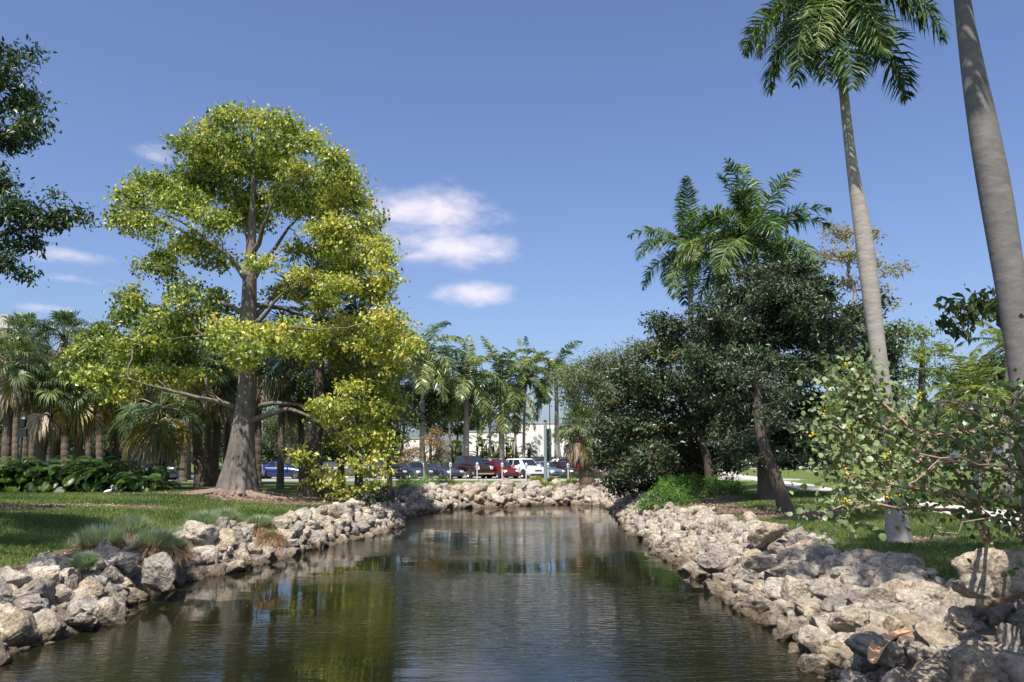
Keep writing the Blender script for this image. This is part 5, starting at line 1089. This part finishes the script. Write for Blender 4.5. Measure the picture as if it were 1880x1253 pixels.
# unseen royal palm, added beside the viewer to throw shade on the near rocks
def near_palm():
    b = Vector((5.3, .2, hz(5.3, .2))); root = empty('royal_palm', b, label='royal palm beside the viewer, outside the picture on the right, added to shade the near rocks', cat='palm tree')
    palm_trunk(root, [(0,0,-.1),(0,.05,3),(-.1,.2,6),(-.1,.5,9.5),(0,.9,11.2)], [.34,.25,.28,.2,.13], step=.5, k=20)
    m_ = MB(); m_.tube([(0,.88,11.15),(0,1,11.8),(0,1.15,12.8)], [.16,.15,.08], k=12); m_.build('crownshaft', M['crownshaft'], root, smooth=True)
    put_fronds(root, Vector((0,1.15,12.8)), ROYAL, [(1,2),(2,3),(3,4),(4,4),(5,4),(6,2)], 1.0, 77, 'frond')
near_palm()
# ------------------------------------------------------------------ buildings
M['white_wall'] = simple('white_stucco', (.80,.775,.74), .9, noise_amt=.05, noise_scale=.6, bump=.15)
M['beige_wall'] = simple('beige_concrete', (.52,.46,.40), .9, noise_amt=.08, noise_scale=.4)
M['glass_dark'] = simple('glass_dark', (.02,.03,.035), .06, spec=.8)
M['trim'] = simple('grey_trim', (.45,.44,.42), .7)
M['green_frame'] = simple('green_frame', (.03,.12,.09), .4)
def bld(name, label, parts):
    c = Vector(parts[0][1]); c.z = hz(c.x, c.y); root = empty(name, c); tag(root, label, 'building')
    for (kind, cc, dd, m) in parts:
        mb = MB(); mb.box(Vector(cc)-c, dd); mb.build(kind, M[m], root)
    return root
def wall_parts(u0, u1, vt, Y, depth=8, joints=3):
    a = at(u0, vt, Y); b = at(u1, vt, Y); z0 = PLAT-.1; h = a.z - z0; cx = (a.x+b.x)/2; w = b.x-a.x
    out = [('wall', (cx, Y+depth/2, z0+h/2), (w, depth, h), 'white_wall'), ('coping', (cx, Y+depth/2, z0+h+.06), (w+.16, depth+.16, .12), 'trim'), ('plinth', (cx, Y-.03, z0+.25), (w, .08, .5), 'trim')]
    for i in range(joints): out.append(('control_joint', (a.x + w*(i+1)/(joints+1), Y-.008, z0+h/2), (.035, .02, h-.02), 'trim'))
    return out, a, b
pA, _, _ = wall_parts(690, 800, 806, 97); bld('white_garden_wall_building', 'low plain white building left of the parking lot palms, behind the live oak', pA)
pB, _, _ = wall_parts(856, 957, 793, 96); bld('white_building', 'long blank white wall behind the maroon pickup, shadows of palms on it', pB)
pC, a, b = wall_parts(957, 1023, 778, 94.5, 10, 1)
q = at(1006, 800, 94.5)
pC += [('window_frame', (q.x, 94.47, 4.6), (.75,.06,4.2), 'green_frame'), ('window_pane', (q.x, 94.43, 4.6), (.55,.03,4.0), 'glass_dark')]
bld('white_building', 'taller white block right of the long blank wall, with narrow green window', pC)
pD, _, _ = wall_parts(1023, 1110, 800, 98, 8, 2); bld('white_building', 'white wall showing behind the brown skirted palm', pD)
def right_building():
    Y = 168; a = at(1395, 822, Y); b = at(1600, 822, Y); z0 = 1.4; c = Vector(((a.x+b.x)/2, Y, z0)); w = b.x-a.x; root = empty('white_building', c); tag(root, 'pale building far behind the black parked vehicle at right', 'building')
    mb = MB(); mb.box((0,4,(a.z-z0)/2), (w,8,a.z-z0)); mb.build('wall', M['white_wall'], root); mb = MB(); mb.box((0,4,a.z-z0+.15), (w+.4,8.4,.3)); mb.build('roof', M['trim'], root)
    for i in range(6):
        mb = MB(); mb.box((-w/2+2.5+i*(w-5)/5, -.02, 2.2), (1.6,.06,1.4)); mb.build('window', M['glass_dark'], root)
right_building()
def tower():
    def prism(pts, z0, z1, c):
        n = len(pts); V = [(x-c.x, y-c.y, z0-c.z) for x, y in pts] + [(x-c.x, y-c.y, z1-c.z) for x, y in pts]
        mb = MB(); mb.add(V, Q=[(i, (i+1)%n, n+(i+1)%n, n+i) for i in range(n)]+[(n, n+1, n+2, n+3)]); return mb
    p1 = at(35,588,130); p0 = at(-60,588,130); p2 = at(60,614,146); p3 = at(-40,614,146); c = Vector((p1.x, p1.y, PLAT)); root = empty('concrete_building', c); tag(root, 'beige concrete building above the palms at the far left edge', 'building')
    prism([(p0.x,p0.y),(p1.x,p1.y),(p2.x,p2.y),(p3.x,p3.y)], PLAT-.2, p1.z, c).build('wall', M['beige_wall'], root)
    q0 = at(-60,578,129.6); q1 = at(16,578,129.6); prism([(q0.x,q0.y),(q1.x,q1.y),(q1.x,q1.y+6),(q0.x,q0.y+6)], PLAT-.2, q1.z, c).build('parapet_block', M['beige_wall'], root)
    d = (Vector((p2.x,p2.y,0))-Vector((p1.x,p1.y,0))); n = Vector((d.y,-d.x,0)).normalized()
    for i in range(4):
        for j in range(4):
            m_ = Vector((p1.x,p1.y,0)) + d*(.16+.22*i) + n*.03; z = p1.z - 2.6 - j*3.6; ang = math.atan2(d.y, d.x)
            mb = MB(); mb.box((0,0,0), (2.0,.08,1.6)); mb.build('window', M['glass_dark'], root, loc=(m_.x-c.x, m_.y-c.y, z-c.z), rot=(0,0,ang))
    for i in range(4):
        for j in range(4):
            mb = MB(); mb.box((0,0,0), (2.0,.08,1.4)); mb.build('window', M['glass_dark'], root, loc=(-2.2-i*3.1, -.45 if i > 0 else -.02, p1.z-4.2-j*3.6-c.z))
tower()

# ------------------------------------------------------------------ vehicles
M['tyre'] = simple('tyre_rubber', (.02,.02,.02), .85); M['rim'] = simple('alloy_rim', (.55,.55,.56), .3, .8); M['well'] = simple('wheel_well', (.012,.012,.012), .9)
M['chrome'] = simple('chrome', (.7,.7,.7), .15, 1); M['lamp_glass'] = simple('headlight_glass', (.75,.75,.78), .1); M['tail'] = simple('tail_light', (.35,.01,.01), .2); M['car_glass'] = simple('car_glass', (.018,.026,.035), .04, spec=.9); M['black_plastic'] = simple('black_plastic', (.02,.02,.022), .5)
PAINT = {}
def paint(nm, col, metal=.25):
    if nm not in PAINT: PAINT[nm] = nm; M[nm] = simple(nm, col, .28, metal, coat=1.0)
    return nm
for nm, c in (('paint_silver',(.42,.43,.45)),('paint_grey',(.13,.14,.16)),('paint_slate',(.06,.075,.11)),('paint_navy',(.016,.03,.14)),('paint_black',(.012,.012,.016)),('paint_maroon',(.05,.008,.008)),('paint_red',(.20,.008,.010)),('paint_white',(.80,.80,.79)),('paint_beige',(.42,.36,.28)),('paint_blue',(.02,.08,.36)),('paint_bluegrey',(.16,.20,.27))): paint(nm, c, 0.0 if nm in ('paint_white',) else .3)
TYPES = {  # length, width, profile of the lower body [(x, z)], greenhouse base f/r, roof f/r, z belt, z roof, wheel r, wheel x
 'sedan': dict(L=4.7, W=1.82, top=[(2.35,.52),(2.28,.68),(1.9,.78),(1.0,.93),(.2,.97),(-1.3,1.0),(-1.75,1.02),(-2.25,.98),(-2.35,.72)], g=(1.05,-1.75,.22,-1.0), zb=.95, zr=1.45, wr=.33, wx=(1.45,-1.35), lift=.17),
 'hatch': dict(L=4.3, W=1.8, top=[(2.15,.55),(2.08,.72),(1.75,.84),(1.05,1.0),(.2,1.02),(-1.5,1.04),(-2.05,1.02),(-2.15,.7)], g=(1.15,-2.0,.35,-1.4), zb=1.0, zr=1.52, wr=.33, wx=(1.38,-1.28), lift=.17),
 'suv': dict(L=4.75, W=1.9, top=[(2.37,.62),(2.3,.86),(1.95,.98),(1.2,1.10),(.2,1.12),(-1.5,1.14),(-2.25,1.12),(-2.37,.75)], g=(1.25,-2.25,.55,-1.85), zb=1.08, zr=1.72, wr=.37, wx=(1.45,-1.38), lift=.24),
 'pickup': dict(L=5.5, W=2.0, top=[(2.75,.75),(2.72,1.08),(2.4,1.18),(1.35,1.24),(.2,1.26),(-1.0,1.28),(-2.7,1.28),(-2.75,.8)], g=(1.35,-1.45,.7,-1.25), zb=1.22, zr=1.94, wr=.42, wx=(1.8,-1.7), lift=.32),
 'van': dict(L=4.9, W=1.95, top=[(2.45,.6),(2.36,.82),(2.0,.98),(1.5,1.08),(.2,1.12),(-1.6,1.14),(-2.36,1.12),(-2.45,.7)], g=(1.6,-2.36,.7,-2.1), zb=1.08, zr=1.78, wr=.35, wx=(1.55,-1.5), lift=.2)}
def car(label, u, Y, heading, kind, col, cat='car', group=None, lower=None, rack=False, name='parked_car', dx=0):
    t = TYPES[kind]; x0 = at(u, 860, Y).x + dx; b = Vector((x0, Y, hz(x0, Y)+.015)); root = empty(name, b, R(heading)); tag(root, label, cat, group)
    L_, W_, lift = t['L'], t['W'], t['lift']; hw = W_/2
    xs_ = np.linspace(L_/2, -L_/2, 25); tp = sorted(t['top'], key=lambda q: q[0]); zt = np.interp(xs_, [q[0] for q in tp], [q[1] for q in tp])
    ends = np.clip((L_/2 - np.abs(xs_))/.45, 0, 1); wsc = .80 + .20*np.sqrt(ends); zlo = lift + .10*(1-np.sqrt(ends)) 
    rows = []
    for x, z, s, zl in zip(xs_, zt, wsc, zlo):
        w = hw*s; h = z-zl
        half = [(0,zl),(w*.86,zl),(w*.965,zl+h*.16),(w,zl+h*.42),(w*.995,zl+h*.66),(w*.955,zl+h*.86),(w*.88,z-.015),(w*.6,z+.018),(0,z+.03)]
        rows.append([(x, y, zz) for y, zz in half] + [(x, -y, zz) for y, zz in half[-2:0:-1]])
    Vv = np.array(rows); n, k = Vv.shape[:2]; i = np.arange(n-1)[:,None]*k; j = np.arange(k)[None]; j2 = (j+1)%k
    mb = MB(); mb.add(Vv.reshape(-1,3), Q=np.stack([i+j, i+k+j, i+k+j2, i+j2], -1).reshape(-1,4)[:, ::-1])
    for e in (0, n-1):
        c = Vv[e].mean(0); jj = np.arange(k); T = np.stack([np.full(k,k), jj, (jj+1)%k], -1); mb.add(np.vstack([Vv[e], c]), T=T if e == 0 else T[:, ::-1])
    gf, gr, rf, rr_ = t['g']; zb, zr = t['zb'], t['zr']; wb = hw*.90; wr = hw*.70
    base = [(gf,wb*.86),(gf-.25,wb),(gr+.25,wb),(gr,wb*.86)]; roof = [(rf,wr*.90),(rf-.2,wr),(rr_+.2,wr),(rr_,wr*.90)]
    bp = [(x,y,zb) for x,y in base] + [(x,-y,zb) for x,y in base[::-1]]; rp = [(x,y,zr-.05) for x,y in roof] + [(x,-y,zr-.05) for x,y in roof[::-1]]
    r2 = [((x-.5*(rf+rr_))*.93+.5*(rf+rr_), y*.86, zr) for x,y,_ in rp]
    V3 = bp + rp + r2; Q3 = [(q_, 8+q_, 8+(q_+1)%8, (q_+1)%8) for q_ in range(8)] + [(8+q_, 16+q_, 16+(q_+1)%8, 8+(q_+1)%8) for q_ in range(8)]; cc = (.5*(rf+rr_), 0, zr+.025)
    mb.add(V3+[cc], Q=Q3, T=[(16+q_, 24, 16+(q_+1)%8) for q_ in range(8)])
    body = mb.mesh('body', M[col], True)
    bm = bmesh.new(); bm.from_mesh(body); bmesh.ops.recalc_face_normals(bm, faces=bm.faces); bm.to_mesh(body); bm.free()
    link('body', body, root)
    if hasattr(body, 'set_sharp_from_angle'): body.set_sharp_from_angle(angle=R(32))
    def pane(nm, quad, lo=.10, hi=.90, s0=.06, s1=.94, m='car_glass'):
        a_, b_, c_, d_ = [np.array(q) for q in quad]   # a,b base; c,d roof above b,a
        def P(s, t_): return (a_*(1-s)+b_*s)*(1-t_) + (d_*(1-s)+c_*s)*t_
        V = np.array([P(s0,lo), P(s1,lo), P(s1,hi), P(s0,hi)]); nn = np.cross(V[1]-V[0], V[3]-V[0]); nn /= np.linalg.norm(nn); cen = V.mean(0) - np.array([.5*(rf+rr_),0,zb])
        if nn @ cen < 0: nn = -nn
        th = .012; V2 = np.vstack([V - nn*.02, V + nn*th]); m_ = MB(); m_.add(V2, Q=[(0,1,2,3),(4,5,6,7),(0,1,5,4),(1,2,6,5),(2,3,7,6),(3,0,4,7)]); m_.build(nm, M[m], root)
    pane('windshield', (bp[7], bp[0], rp[0], rp[7]), .06, .94, .03, .97)
    pane('rear_window', (bp[3], bp[4], rp[4], rp[3]), .12, .88, .06, .94)
    for s in (0, 1):
        A_, B_, C_, D_ = (bp[1], bp[2], rp[2], rp[1]) if s == 0 else (bp[6], bp[5], rp[5], rp[6])
        pane('side_window', (A_, B_, C_, D_), .10, .90, .03, .44); pane('side_window', (A_, B_, C_, D_), .10, .90, .48, .80 if kind != 'pickup' else .93)
        if kind in ('suv','van','hatch'): pane('side_window', (A_, B_, C_, D_), .14, .86, .84, .97)
    wr_ = t['wr']
    for wx in t['wx']:
        for sg in (-1, 1):
            m_ = MB(); m_.lathe([(0,-.01),(wr_*1.20,-.01),(wr_*1.20,.012),(0,.012)], 20, axis='Y', c=(wx, sg*(hw*1.0), wr_+.02)); m_.build('wheel_arch', M['well'], root)
            yy = sg*(hw - .07); tw = .11
            m_ = MB(); m_.lathe([(wr_*.62,-tw),(wr_*.92,-tw),(wr_,-tw*.7),(wr_,tw*.7),(wr_*.92,tw),(wr_*.62,tw)], 22, axis='Y'); w_ = m_.build('wheel', M['tyre'], root, smooth=True, loc=(wx, yy, wr_))
            m_ = MB(); m_.lathe([(0,tw*.55),(wr_*.14,tw*.6),(wr_*.16,tw*.3),(wr_*.5,tw*.25),(wr_*.62,tw*.98),(wr_*.66,tw*.98)], 22, axis='Y')
            for q_ in range(5):
                a_ = q_*6.283/5; m_.box((math.cos(a_)*wr_*.36, tw*.6, math.sin(a_)*wr_*.36), (wr_*.5,.03,wr_*.13), Matrix.Rotation(-a_, 3, 'Y'))
            m_.build('rim', M['rim'], w_, rot=(0,0,0 if sg > 0 else math.pi))
    zf = float(np.interp(L_/2-.12, [q[0] for q in tp], [q[1] for q in tp])); fx = L_/2
    big = kind in ('pickup',)
    for sg in (-1, 1):
        m_ = MB(); m_.box((0,0,0), (.22,.34 if not big else .30,.15 if not big else .28), taper=.85); m_.build('headlight', M['lamp_glass'], root, loc=(fx-.15, sg*hw*.66, zf-.06 if not big else .95), rot=(0,0,sg*.35))
        m_ = MB(); m_.box((0,0,0), (.12,.30,.2)); m_.build('tail_light', M['tail'], root, loc=(-fx+.09, sg*hw*.70, .82 if not big else 1.0), rot=(0,0,-sg*.3))
        m_ = MB(); m_.box((0,0,0), (.12,.22,.14), taper=.8); m_.box((.02,-sg*.13,-.04), (.05,.14,.05)); m_.build('mirror', M[col], root, loc=(gf-.35, sg*(hw+.10), zb+.07))
    m_ = MB(); m_.box((0,0,0), (.06, hw*.75, .13 if not big else .30)); gr_ = m_.build('grille', M['black_plastic'], root, loc=(fx-.015, 0, zf-.16 if not big else .95))
    m_ = MB(); 
    for q_ in range(3): m_.box((.035,0,(-.3+.3*q_)*(.13 if not big else .3)), (.02, hw*.72, .018))
    m_.build('grille_bar', M['chrome'], gr_)
    m_ = MB(); m_.box((0,0,0), (.10, hw*1.62, .12)); m_.build('bumper', M[lower or 'black_plastic'], root, loc=(fx-.02, 0, lift+.13))
    m_ = MB(); m_.box((0,0,0), (.03,.34,.16)); m_.build('number_plate', M['paint_white'], root, loc=(-fx-.005, 0, .72))
    if lower:
        m_ = MB(); m_.box((0, hw*.985,0), (L_*.93,.05,.22)); m_.box((0,-hw*.985,0), (L_*.93,.05,.22)); m_.build('lower_cladding', M[lower], root, loc=(0,0,lift+.17))
    if rack:
        m_ = MB(); 
        for y in (-.55,.55): m_.tube([(rf-.3,y,zr+.07),(rr_+.3,y,zr+.07)], .018, k=5)
        for x in (rf-.5, rr_+.6): m_.tube([(x,-.6,zr+.09),(x,.6,zr+.09)], .018, k=5)
        m_.build('roof_rack', M['black_plastic'], root)
    for sg in (-1, 1):
        m_ = MB(); m_.box((0,0,0), (.16,.02,.025)); m_.build('door_handle', M[col], root, loc=(-.15, sg*hw*1.0, zb-.12))
    return root
GP = 'cars parked in the lot beyond the far bank'; GR = 'cars on the road behind the grove'
H = -58
car('silver sedan facing left, its tail showing right of the young palm', 282, 66.5, 180, 'sedan', 'paint_silver', group=GR, name='car')
car('blue grey vehicle half hidden by the bunch of trunks, left of the big tree', 440, 69, 180, 'suv', 'paint_bluegrey', group=GR, name='car')
car('deep blue sedan in full side view right of the big grey trunk', 517, 69.5, 0, 'sedan', 'paint_navy', group=GR, name='car')
car('dark car behind the flared dark trunk', 600, 73, 180, 'sedan', 'paint_black', group=GR, name='car')
car('grey car seen through the drooping boughs right of the flared trunk', 650, 72.5, 180, 'hatch', 'paint_grey', group=GR, name='car')
car('dark car whose roof rises behind the leafy hedge', 85, 73, 180, 'sedan', 'paint_slate', group=GR, name='car')
car('black car at the left end of the parked row', 712, 70, H, 'sedan', 'paint_black', group=GP)
car('dark slate sedan left of the pink and orange tree', 759, 70.3, H, 'sedan', 'paint_slate', group=GP)
car('dark grey sedan between the pink tree and the maroon pickup', 814, 70, H, 'sedan', 'paint_slate', group=GP)
car('maroon pickup truck with beige lower trim and chrome grille', 862, 70.5, H, 'pickup', 'paint_maroon', 'pickup truck', GP, lower='paint_beige')
car('bright red hatchback next to the maroon pickup', 916, 70.3, H, 'hatch', 'paint_red', group=GP)
car('white sport utility car in the front row', 961, 71, H, 'suv', 'paint_white', group=GP)
car('white car in the second row behind the red hatchback', 905, 79.5, H, 'suv', 'paint_white', group=GP)
car('blue grey sedan behind the grey green pole', 998, 73, H, 'sedan', 'paint_bluegrey', group=GP)
car('dark blue car in the second row right of the white one', 985, 80.5, H, 'suv', 'paint_slate', group=GP)
car('dark red sedan right of the grey green pole', 1032, 73.5, H, 'sedan', 'paint_maroon', group=GP)
car('red sedan left of the brown skirted palm trunk', 1064, 74, H, 'sedan', 'paint_red', group=GP)
car('black van with a roof rack in the second row behind the red cars', 1058, 81, H, 'van', 'paint_black', 'van', GP, rack=True)
car('bright blue car half hidden by the dark low tree', 1096, 77, H, 'suv', 'paint_blue', group=GP)
car('pale car at the back of the lot behind the roof rack', 1046, 83.5, 0, 'suv', 'paint_silver', group=GP)
car('black boxy vehicle parked on the far road at right', 1436, 116, 0, 'suv', 'paint_black', group='cars on the far right road')
car('white car on the far road left of the dark tree trunks', 1352, 117, 0, 'sedan', 'paint_white', group='cars on the far right road')

# ------------------------------------------------------------------ street furniture
M['post_teal'] = simple('post_grey_green', (.22,.27,.27), .55); M['meter_grey'] = simple('meter_paint', (.75,.75,.75), .5, .2); M['black_metal'] = simple('black_metal', (.015,.016,.018), .45); M['sign_back'] = simple('sign_back', (.33,.42,.40), .5); M['lamp_white'] = simple('lamp_lens', (.75,.70,.62), .4); M['white_box'] = simple('cabinet_white', (.72,.72,.68), .6); M['teal_stake'] = simple('teal_stake', (.02,.16,.13), .5)
for i, (u, lab) in enumerate([(779,'parking meter beside the pink and orange tree'),(827,'parking meter before the dark grey sedan'),(876,'parking meter before the maroon pickup grille'),(922,'parking meter before the bright red hatchback'),(966,'parking meter before the white front row car'),(1006,'parking meter just right of the grey green pole'),(1043,'parking meter before the dark red and red sedans')]):
    p = at(u, 860, 64.2); p.z = hz(p.x, p.y); o = empty('parking_meter', p, label=lab, cat='parking meter', group='parking meters along the far lawn')
    m_ = MB(); m_.tube([(0,0,-.1),(0,0,1.02)], .04, k=8); m_.build('post', M['meter_grey'], o)
    m_ = MB(); m_.lathe([(0,1.0),(.07,1.0),(.10,1.08),(.11,1.26),(.09,1.36),(.04,1.42),(0,1.43)], 12); m_.build('meter_head', M['meter_grey'], o, smooth=True)
    m_ = MB(); m_.box((0,-.108,1.26), (.09,.02,.07)); m_.build('display', M['glass_dark'], o)
def pole(label, u, vt, Y, r, m, name, cat, extras=(), vb=None):
    t = at(u, vt, Y); z0 = hz(t.x, Y); o = empty(name, (t.x, Y, z0), label=label, cat=cat); h = t.z - z0
    m_ = MB(); m_.tube([(0,0,-.1),(0,0,h*.04),(0,0,h*.05),(0,0,h)], [r*1.7,r*1.7,r,r*.85], k=12); m_.build('post', M[m], o, smooth=False); 
    for nm, c, d, mm in extras:
        q = MB(); q.box((c[0], c[1], h+c[2]), d, taper=.9); q.build(nm, M[mm], o)
    return o
pole('thick grey green pole standing on the far lawn before the white block', 1001, 772, 59, .13, 'post_teal', 'utility_pole', 'pole', [('cap', (0,0,.05), (.34,.34,.10), 'post_teal'), ('cross_plate', (-.2,0,-.25), (.55,.12,.08), 'post_teal')])
pole('tall street light with square head behind the parked cars', 1009, 735, 84, .06, 'post_teal', 'street_light', 'street light', [('lamp_head', (-.1,0,.1), (.75,.45,.22), 'lamp_white'), ('arm', (0,0,-.05), (.3,.1,.1), 'post_teal')])
o = pole('black lantern street lamp with a small dark box sign, left end of the grove', 42, 790, 42, .055, 'black_metal', 'street_lamp', 'street lamp', [('box_sign', (.02,-.08,-.15), (.52,.16,.42), 'black_metal')])
z0 = at(42,790,42).z - o.location.z
m_ = MB(); m_.lathe([(.05,0),(.14,.06),(.19,.40),(.10,.46)], 8, c=(0,0,z0+.1)); m_.build('lantern', M['glass_dark'], o)
m_ = MB(); m_.lathe([(.22,.46),(.16,.56),(.05,.66),(.02,.80),(0,.80)], 8, c=(0,0,z0+.1)); m_.build('lantern_roof', M['black_metal'], o)
pole('pale slim post behind the grove, right of the silver car', 345, 820, 64, .035, 'meter_grey', 'sign_post', 'post', [('finial', (0,0,.04), (.09,.09,.08), 'meter_grey')])
pole('pale thin post right of the big grey trunk', 480, 775, 74, .13, 'meter_grey', 'street_post', 'post', [('cap', (0,0,.05), (.3,.3,.1), 'meter_grey')])
pole('street sign on a dark post left of the young palm', 269, 812, 56, .04, 'black_metal', 'street_sign', 'sign', [('sign_panel', (0,-.06,.18), (.36,.03,.48), 'sign_back')])
p = gz(1343.5, 870, 1.45); o = empty('utility_cabinet', p, label='white utility cabinet on the lawn edge where the footpath begins', cat='cabinet')
w_ = px(15, p.y); h_ = px(19, p.y); m_ = MB(); m_.box((0,0,h_/2), (w_,w_*.8,h_)); m_.build('cabinet_body', M['white_box'], o); m_ = MB(); m_.box((0,0,h_+.02), (w_*1.08,w_*.88,.05)); m_.build('lid', M['white_box'], o); m_ = MB(); m_.box((0,-w_*.4-.01,h_*.5), (w_*.82,.02,h_*.82)); m_.build('door', M['white_box'], o)
p = gz(1572, 948, 1.35); o = empty('garden_stake', p, label='thin teal stake standing in the lawn left of the tall palm base', cat='stake'); m_ = MB(); m_.tube([(0,0,-.05),(0,0,.62)], .014, k=7); m_.build('rod', M['teal_stake'], o); m_ = MB(); m_.lathe([(0,0),(.03,0),(.035,.06),(.02,.10),(0,.10)], 8, c=(0,0,.6)); m_.build('head', M['teal_stake'], o)
# fallen palm sheath on the rocks
M['sheath'] = simple('palm_sheath', (.66,.38,.19), .6, noise_amt=.15, noise_scale=3)
def sheath():
    a = gnd(1598, 1148, 1.0); b = gnd(1662, 1104, 1.05); bpy.context.view_layer.update(); dg = bpy.context.evaluated_depsgraph_get()
    for q in (a, b):
        zs = []
        for dx in (-.06, 0, .06):
            h_ = scene.ray_cast(dg, Vector((q.x+dx, q.y, 1.95)), Vector((0,0,-1))); zs.append(h_[1].z if h_[0] else 1.0)
        q.z = max(zs) + .02
    mid_ = a.lerp(b, .5); h_ = scene.ray_cast(dg, Vector((mid_.x, mid_.y, 1.75)), Vector((0,0,-1))); lift_ = max(0, (h_[1].z + .03 if h_[0] else 0) - mid_.z - .08); a.z += lift_; b.z += lift_
    n = 12; V = []; m_ = MB(); d = (b-a); s = Vector((-d.y, d.x, 0)).normalized(); rows = []
    for i in range(n):
        t = i/(n-1); c = a.lerp(b, t) + Vector((0,0,.08*math.sin(t*3)))+s*.05*math.sin(t*5); w = .11*math.sin(math.pi*(t*.86+.08))**.6*(1.3-t*.7)
        for j in range(7): 
            q = -1+2*j/6; rows.append(c + s*w*math.sin(q*1.3) + Vector((0,0,w*(1-math.cos(q*1.3))*.9)) - a)
    Q = [(i*7+j, i*7+j+1, (i+1)*7+j+1, (i+1)*7+j) for i in range(n-1) for j in range(6)]; m_.add([tuple(r) for r in rows], Q=Q); o = m_.build('palm_sheath', M['sheath'], smooth=True, loc=tuple(a))
    o.modifiers.new('thickness', 'SOLIDIFY').thickness = .012
    tag(o, 'orange brown fallen palm sheath lying on the rocks of the right bank', 'palm sheath')
sheath()
# white bird before the hedge
def bird():
    p = gz(199, 911); o = empty('white_bird', p, R(20), 1.25, label='small white wading bird standing before the leafy hedge', cat='bird'); M['feathers'] = simple('white_feathers', (.78,.77,.74), .8, bump=.3); M['bill'] = simple('orange_bill', (.55,.18,.08), .5)
    m_ = MB(); P = [(-.16,0,.13),(-.12,0,.15),(-.04,0,.17),(.04,0,.18),(.08,0,.22),(.085,0,.27),(.075,0,.31),(.085,0,.345),(.11,0,.36),(.135,0,.352)]; m_.tube(P, [.008,.03,.052,.048,.03,.019,.016,.02,.024,.010], k=12); m_.build('body', M['feathers'], o, smooth=True)
    for s in (-1,1):
        m_ = MB(); m_.tube([(.05,s*.04,.18),(-.05,s*.048,.165),(-.15,s*.02,.13)], [.022,.03,.006], k=8); m_.build('wing', M['feathers'], o, smooth=True)
        m_ = MB(); m_.tube([(-.01,s*.02,.14),(-.02,s*.022,.07),(-.005,s*.022,0)], [.012,.006,.005], k=6); m_.tube([(-.02,s*.022,.004),(.04,s*.03,.004)], [.005,.003], k=4); m_.build('leg', M['bill'], o)
    m_ = MB(); m_.tube([(.13,0,.352),(.17,0,.345),(.20,0,.325)], [.008,.006,.003], k=6); m_.build('bill', M['bill'], o, smooth=True)
    m_ = MB(); m_.lathe([(0,-.005),(.005,0),(0,.005)], 6, c=(.118,-.019,.364)); m_.lathe([(0,-.005),(.005,0),(0,.005)], 6, c=(.118,.019,.364)); m_.build('eye', M['black_metal'], o)
bird()
scene.render.film_transparent = False
